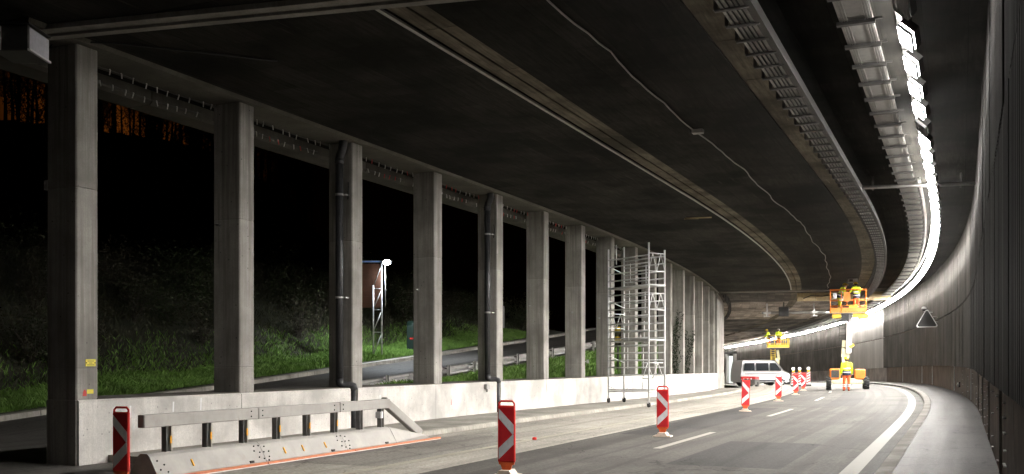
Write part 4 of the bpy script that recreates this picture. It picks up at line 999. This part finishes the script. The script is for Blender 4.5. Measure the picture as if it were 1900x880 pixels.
# far doorway in the outer wall
dw = thing('emergency_niche', 'brightly lit white emergency doorway at the far end of the tunnel', 'doorway', P(150.5, 13.0, 0), rotz(150))
for a, b, z0, z1, mt, nm in ((-.5, 0, 0, 5.1, 'clad_pale', 'pillar'), (3.6, 4.4, 0, 5.1, 'clad_pale', 'pillar'), (-.5, 4.4, 5.12, 5.5, 'dark', 'lintel')):
    MB().box((-.25, (a+b)/2, (z0+z1)/2), (.5, b-a, z1-z0)).build(nm, M[mt], dw)
MB().box((-.05, 2.2, 2.4), (.10, 2.6, 4.7)).build('doorway_glow', M['door_glow'], dw); MB().box((-.12, .45, 2.4), (.04, .5, 4.7)).build('side_panel', M['clad_pale'], dw); MB().box((-.12, .78, 1.3), (.04, .14, 2.4)).build('exit_strip', M['green_glow'], dw)
fe = thing('fire_extinguisher', 'small red fire extinguisher by the lit doorway', 'extinguisher', P(149.2, 12.4, 1.2), rotz(149))
MB().tube([(0, 0, 0), (0, 0, .5)], .12, 12).ball((0, 0, .5), .12, 12, 6).build('bottle', M['red_bright'], fe); MB().box((0, 0, .66), (.08, .2, .08)).build('valve', M['black'], fe)
# far gantry and fittings near the roof joint
ga = thing('pipe_gantry', 'grey pipe with clamps hung under the ceiling beyond the joint', 'pipe')
MB().tube([P(67, 3.0, 5.72), P(67, 5.6, 5.72), P(67, 9.0, 5.72)], .10, 10).build('pipe', M['steel'], ga)
for t in (3.4, 6.9): 
    MB().box(P(67, t, 5.95), (.12, .12, 1.0), rotz(67)).box(P(66.9, t, 5.72), (.55, .2, .16), rotz(67)).box(P(66.9, t, 5.45), (.5, .1, .06), rotz(67)).build('clamp', M['steel_light'], ga)
sb = thing('speaker_box', 'square dark box on the pipe under the far ceiling', 'box', P(66.8, 4.65, 5.78), rotz(67))
MB().box((0, -.15, 0), (.76, .32, .72), bev=.03).build('casing', M['sign_back'], sb); MB().box((0, .1, .5), (.1, .1, .5)).build('hanger', M['bracket'], sb)
tag(MB().tube([P(58.2, .3, CZ-.06), P(58.2, 4, CZ-.06), P(58.2, 8.5, CZ-.06)], .045, 6).build('joint_conduit', M['cable_white']), 'thin straight white conduit crossing the ceiling at the far joint', 'conduit')
fb_ = thing('joint_board', 'beige board strip along the ceiling joint behind the near basket', 'board')
for a in range(5): MB().box(P(60.5, 6.1+a*1.25, 6.42), (1.235, .08, .58), rotz(60)).build('board', M['beige_board'], fb_)
tag(MB().tube([P(60.2, 5.9, 6.3), P(60.2, 6.4, 6.5), P(60.2, 7.2, 6.45), P(60.2, 8.3, 6.6), P(60.2, 9.5, 6.62)], .035, 6).build('loose_cable', M['black']), 'loose black cable drooping along the beige ceiling board', 'cable')
cb = thing('ceiling_box', 'small pale box on the ceiling above the near basket', 'box', P(50.2, 8.75, CZ-.01), rotz(50))
MB().box((0, 0, -.12), (.55, .4, .20), bev=.02).build('casing', M['tray'], cb); MB().box((-.1, -.21, -.12), (.2, .02, .14)).build('opening', M['dark'], cb)

# ------------------------------------------------------------------ beyond the columns: guardrail, floodlit board, cabinets
gr = thing('guardrail', 'corrugated steel guardrail with posts climbing beside the ramp', 'guardrail')
def gtop(s): return 1.1+.073*(s-12.4)
w_prof = [(0, 0), (.05, -.03), (.05, -.09), (0, -.12), (0, -.18), (.05, -.21), (.05, -.27), (0, -.30)]
x = 11.0
while x < 52:
    e = x+3.98
    MB().sweep(lambda s: [(-2.72+a, gtop(s)+b) for a, b in w_prof]+[(-2.74+a, gtop(s)+b) for a, b in w_prof[::-1]], frange(x, e, 1.0), P, True).build('rail', M['steel'], gr); x += 4.0
x = 11.6
while x < 52:
    zt = gtop(x); p = P(x, -2.55, 0); a = rotz(x)
    MB().box(p+Vector((0, 0, zt-.42)), (.12, .014, .95), a).box(P(x-.05, -2.55, zt-.42), (.014, .10, .95), a).build('post', M['steel'], gr)
    m = MB(); m.box(P(x, -2.62, zt-.06), (.14, .10, .03), a).box(P(x, -2.62, zt-.24), (.14, .10, .03), a); m.build('spacer', M['bracket'], gr); x += 1.9
mp = P(24.6, -10.6, 0); mz = bank_z(24.6, -10.6)
ms = thing('floodlit_board', 'brown plank board on a lattice mast behind the third column', 'sign board', Vector((mp.x+.68, mp.y, mz-drop(24.6))), R_(-4))
H = 4.0
MB().tube([(.0, 0, -.1), (0, 0, 3.0)], .035, 8).build('mast_tube', M['steel_light'], ms); MB().tube([(.36, 0, -.1), (.36, 0, H+.05)], .035, 8).build('mast_tube', M['steel_light'], ms)
for z in (1.0, 1.95, 2.85): MB().tube([(0, 0, z), (.36, 0, z)], .022, 6).build('strut', M['steel_light'], ms)
for z0, z1 in ((.05, .95), (1.05, 1.9), (2.0, 2.8), (2.95, 3.85)): MB().tube([(0, 0, z0), (.36, 0, z1)], .022, 6).build('brace', M['steel_light'], ms)
for k in range(8): MB().box((-.62, .10, 2.16+k*.235), (1.9, .05, .228)).build('plank', M['wood'], ms)
MB().box((-.55, -.02, H+.0), (1.8, .06, .07)).build('top_bar', plain('blue_white_bar', (.35, .48, .80), .4), ms)
MB().tube([(.52, .0, 2.1), (.50, 0, H-.1)], .02, 6).build('cable_tube', M['steel_light'], ms)
fl = thing('floodlight', 'bright blue-white floodlight at the top of the lattice mast', 'floodlight', Vector((mp.x+.68, mp.y, mz-drop(24.6)+H)), R_(-4))
MB().box((.60, -.08, -.02), (.40, .22, .12), 0, .2, 0, .02).build('housing', M['bracket'], fl); MB().ball((.62, -.20, -.06), .13, 12, 8, (1.2, .8, .9)).build('lens', M['flood'], fl)
MB().tube([(.36, 0, 0), (.6, 0, .02)], .03, 6).build('arm', M['steel_light'], fl)
ld = bpy.data.lights.new('floodlight_beam', 'SPOT'); ld.energy = 1300; ld.color = (.85, .93, 1); ld.spot_size = R_(150); ld.spot_blend = .6; ld.shadow_soft_size = .12
lo = obj('floodlight_beam', ld, fl, (.98, -.02, -.20)); lo.rotation_euler = (R_(10), R_(8), 0)
def at(s, t, z): p = P(s, t, 0); return Vector((p.x, p.y, z-drop(s)))
gb = thing('green_cabinet', 'dark green cabinet beside the ramp right of the fourth column', 'cabinet', at(28.6, -9.9, bank_z(28.6, -9.9)), R_(-15))
MB().box((0, 0, .62), (.62, .5, 1.2), bev=.03).build('casing', M['green_box'], gb); MB().tube([(-.31, 0, 1.2), (.31, 0, 1.2)], .24, 12).build('rounded_top', M['green_box'], gb)
for x in (-.1, .02): MB().box((x, -.26, .62), (.08, .02, .07)).build('red_label', M['red_bright'], gb)
MB().tube([(.42, -.1, -.1), (.42, -.1, .92)], .035, 8).build('marker_post', M['steel'], gb)
cbx = thing('mast_cabinet', 'grey switch cabinet on a thin mast behind the sixth column', 'cabinet', at(38.5, -9.9, bank_z(38.5, -9.9)), R_(-15))
MB().tube([(0, 0, -.2), (0, 0, 4.6)], .05, 8).build('mast', M['bracket'], cbx); MB().box((.36, 0, 1.3), (.5, .3, 1.2), bev=.02).build('casing', M['bracket'], cbx); MB().box((.36, -.16, 1.3), (.46, .012, 1.1)).build('door', M['steel'], cbx)
dp = thing('marker_post', 'white delineator post beside the ramp near the fifth column', 'post', at(37.2, -10.2, bank_z(37.2, -10.2)), 0)
MB().box((0, 0, .4), (.14, .10, 1.0), bev=.02).build('post', M['white_paint'], dp); MB().box((0, 0, .62), (.15, .11, .22)).build('black_band', M['ink'], dp)
yb = thing('banded_post', 'black and yellow banded post behind the scaffold tower', 'post', at(30.6, -.85, verge_z(30.6, -.85)), 0)
MB().tube([(0, 0, -.2), (0, 0, 2.2)], .05, 8).build('pole', M['bracket'], yb)
for k in range(5): MB().tube([(0, 0, 1.2+.22*k), (0, 0, 1.42+.22*k)], .13, 12).build('band', M['yellow_lift'] if k % 2 else M['ink'], yb)
ts_ = thing('verge_stub', 'small grey bracket on a rod in the grass by the guardrail', 'bracket', at(26.6, -1.0, verge_z(26.6, -1)), 0)
MB().tube([(-.3, 0, .5), (0, 0, .5)], .02, 6).build('rod', M['steel'], ts_); MB().box((.03, 0, .5), (.10, .04, .14)).build('plate', M['steel_light'], ts_); MB().tube([(-.3, 0, -.1), (-.3, 0, .5)], .02, 6).build('stake', M['steel'], ts_)

# ------------------------------------------------------------------ vegetation
def blades(name, n, pick, hgt, wd, mat, label=None):
    m = MB(); vs = []; fs = []
    for i in range(n):
        p = pick(); h = hgt*random.uniform(.5, 1.4); a = random.uniform(0, 2*PI); dx, dy = math.cos(a)*wd, math.sin(a)*wd; lx, ly = random.gauss(0, .4)*h, random.gauss(0, .4)*h
        k = len(vs); vs += [(p[0]-dx, p[1]-dy, p[2]-.02), (p[0]+dx, p[1]+dy, p[2]-.02), (p[0]+lx*.4+dx*.6, p[1]+ly*.4+dy*.6, p[2]+h*.6), (p[0]+lx, p[1]+ly, p[2]+h)]
        fs += [(k, k+1, k+2), (k, k+2, k+3)]
    m.v = vs; m.f = fs; m.sm = [False]*len(fs)
    o = m.build(name, mat, fix=False); tag(o, label, kind='stuff'); return o
def pick_bank():
    while True:
        s = random.uniform(0, 46); t = -9.4-abs(random.gauss(0, 1.9))
        if t > -14.5 and random.random() < .35+.65*(.5+.5*math.sin(s*1.7+t*2.3)): return P(s, t, bank_z(s, t))
def pick_verge():
    s = random.uniform(11, 40); t = random.uniform(-2.5, -.75); return P(s, t, verge_z(s, t))
blades('bank_grass', 90000, pick_bank, .17, .012, M['grass'])
blades('verge_grass', 26000, pick_verge, .17, .014, M['grass'])
def pick_slope():
    s = random.uniform(-12, 60); t = random.uniform(-23, -12.0); return P(s, t, bank_z(s, t))
blades('bank_undergrowth', 60000, pick_slope, .20, .007, M['dry'])
def shrub_parts(seed, R, Hh, n, leaf, lm):
    rnd = random.Random(seed); st = MB()
    tips = []
    for k in range(11):
        a = rnd.uniform(0, 2*PI); e = rnd.uniform(.2, 1.0); p = Vector((0, 0, -.1)); d = Vector((math.cos(a)*e*.7, math.sin(a)*e*.7, 1)).normalized(); pts = [p]
        for j in range(5): p = p+d*Hh*.21*rnd.uniform(.8, 1.2); d = (d+Vector((rnd.gauss(0, .22), rnd.gauss(0, .22), .05))).normalized(); pts.append(p); tips.append(p)
        st.tube(pts, [.022, .018, .014, .010, .007, .003], 4, False)
    lf = MB(); vs = []; fs = []
    for i in range(n):
        c = rnd.choice(tips); p = c+Vector((rnd.gauss(0, R*.17), rnd.gauss(0, R*.17), rnd.gauss(0, Hh*.10))); p.z = max(.05, p.z)
        l = leaf*rnd.uniform(.6, 1.4); u = Vector((rnd.gauss(0, 1), rnd.gauss(0, 1), rnd.gauss(0, .6))).normalized(); v = u.cross(Vector((rnd.gauss(0, 1), rnd.gauss(0, 1), rnd.gauss(0, 1)))).normalized()
        k = len(vs); vs += [p-u*l, p+v*l*.42, p+u*l, p-v*l*.42]; fs.append((k, k+1, k+2, k+3))
    lf.v = [tuple(q) for q in vs]; lf.f = fs; lf.sm = [False]*len(fs)
    return st.mesh('stems', M['bark'], False), lf.mesh('foliage', lm, False)
variants = [shrub_parts(1, 1.5, 2.4, 1100, .075, M['shrub_green']), shrub_parts(2, 1.4, 2.0, 700, .07, M['shrub_brown']), shrub_parts(3, 1.7, 2.7, 1200, .08, M['shrub_green']), shrub_parts(4, 1.3, 2.2, 420, .06, M['shrub_brown']), shrub_parts(5, 1.6, 2.5, 800, .07, M['shrub_brown'])]
kinds = ['leafy green shrub in the thicket on the bank', 'brownish shrub in the thicket on the bank', 'tall leafy shrub in the thicket on the bank', 'sparse twiggy shrub in the thicket on the bank', 'tall brownish shrub in the thicket on the bank']
for i in range(170):
    s = random.uniform(-10, 62); t = random.uniform(-22.5, -12.8); v = random.randrange(5)
    sc = random.uniform(.55, .95)
    o = thing('shrub', kinds[v], 'shrub', P(s, t, bank_z(s, t)), random.uniform(0, 6.28), 'shrubs of the thicket on the bank'); o.scale = (sc, sc, sc*random.uniform(.8, 1.1))
    obj('stems', variants[v][0], o); obj('foliage', variants[v][1], o)
def tree_parts(seed, Hh, n):
    rnd = random.Random(seed); tk = MB(); p = Vector((0, 0, -.5)); d = Vector((0, 0, 1)); pts = [p]; tips = []
    for j in range(7): p = p+d*Hh/7; d = (d+Vector((rnd.gauss(0, .06), rnd.gauss(0, .06), .1))).normalized(); pts.append(p)
    tk.tube(pts, [.18-.022*j for j in range(8)], 6, False)
    for k in range(26):
        j = rnd.uniform(1.6, 6.8); b = pts[int(j)].lerp(pts[min(7, int(j)+1)], j % 1); a = rnd.uniform(0, 2*PI); dd = Vector((math.cos(a), math.sin(a), rnd.uniform(.5, 1.4))).normalized(); q = b; br = [q]
        for z in range(4): q = q+dd*Hh*.06*rnd.uniform(.7, 1.3); dd = (dd+Vector((rnd.gauss(0, .25), rnd.gauss(0, .25), .12))).normalized(); br.append(q); tips.append(q)
        tk.tube(br, [.055, .04, .028, .018, .008], 4, False)
        for z in range(3):
            e = br[rnd.randrange(2, 5)]; f = e+Vector((rnd.gauss(0, .5), rnd.gauss(0, .5), rnd.uniform(.2, .9))); tk.tube([e, f], [.018, .006], 3, False); tips.append(f)
    lf = MB(); vs = []; fs = []
    for i in range(n):
        q = rnd.choice(tips)+Vector((rnd.gauss(0, .3), rnd.gauss(0, .3), rnd.gauss(0, .3))); l = rnd.uniform(.05, .11)
        u = Vector((rnd.gauss(0, 1), rnd.gauss(0, 1), rnd.gauss(0, 1))).normalized(); v = u.cross(Vector((rnd.gauss(0, 1), rnd.gauss(0, 1), rnd.gauss(0, 1)))).normalized()
        k = len(vs); vs += [tuple(q-u*l), tuple(q+v*l*.5), tuple(q+u*l), tuple(q-v*l*.5)]; fs.append((k, k+1, k+2, k+3))
    lf.v = vs; lf.f = fs; lf.sm = [False]*len(fs)
    return tk.mesh('trunk', M['bark'], False), lf.mesh('crown', M['shrub_green'], False)
tv = [tree_parts(11, 10, 1500), tree_parts(12, 12, 1000), tree_parts(13, 9, 1900)]
tl = ['thin tree with an open crown in the hilltop wood against the orange glow', 'tall bare-looking tree in the hilltop wood against the orange glow', 'bushy tree in the hilltop wood against the orange glow']
for i in range(190):
    t = random.uniform(-76, -52); s = random.uniform(-16, 165); v = random.randrange(3)
    o = thing('tree', tl[v], 'tree', P(s, t, bank_z(s, t)), random.uniform(0, 6.28), 'trees of the hilltop wood'); z = random.uniform(.8, 1.15); o.scale = (z, z, z)
    obj('trunk', tv[v][0], o); obj('crown', tv[v][1], o)
# ivy on two columns beyond the scaffold
for sv, hh, lab in ((41.5, 3.6, 'dark ivy climbing high up the second column beyond the scaffold'), (45.2, 2.6, 'dark ivy climbing the lower half of the third column beyond the scaffold')):
    iv = thing('ivy', lab, 'ivy', P(sv, 0, 0), rotz(sv)); st = MB(); vs = []; fs = []
    for k in range(7):
        x = random.uniform(-.6, -.2); z = 1.05; pts = [(x, -.012, z)]
        while z < 1.05+hh*random.uniform(.75, 1.05): x = max(-.64, min(-.02, x+random.gauss(.01, .05))); z += .16; pts.append((x, -.012, z))
        st.tube(pts, .007, 4, False)
        for (px_, py_, pz_) in pts:
            for j in range(3):
                l = random.uniform(.025, .05); c = Vector((px_+random.gauss(0, .05), -.02-random.random()*.03, pz_+random.gauss(0, .07))); kk = len(vs); a = random.uniform(0, 6); u = Vector((math.cos(a), -.3, math.sin(a)))*l; w2 = Vector((-math.sin(a), -.2, math.cos(a)))*l*.7
                vs += [tuple(c-u), tuple(c+w2), tuple(c+u), tuple(c-w2)]; fs.append((kk, kk+1, kk+2, kk+3))
    st.build('stems', M['bark'], iv, fix=False); lf = MB(); lf.v = vs; lf.f = fs; lf.sm = [False]*len(fs); lf.build('leaves', M['ivy'], iv, fix=False)
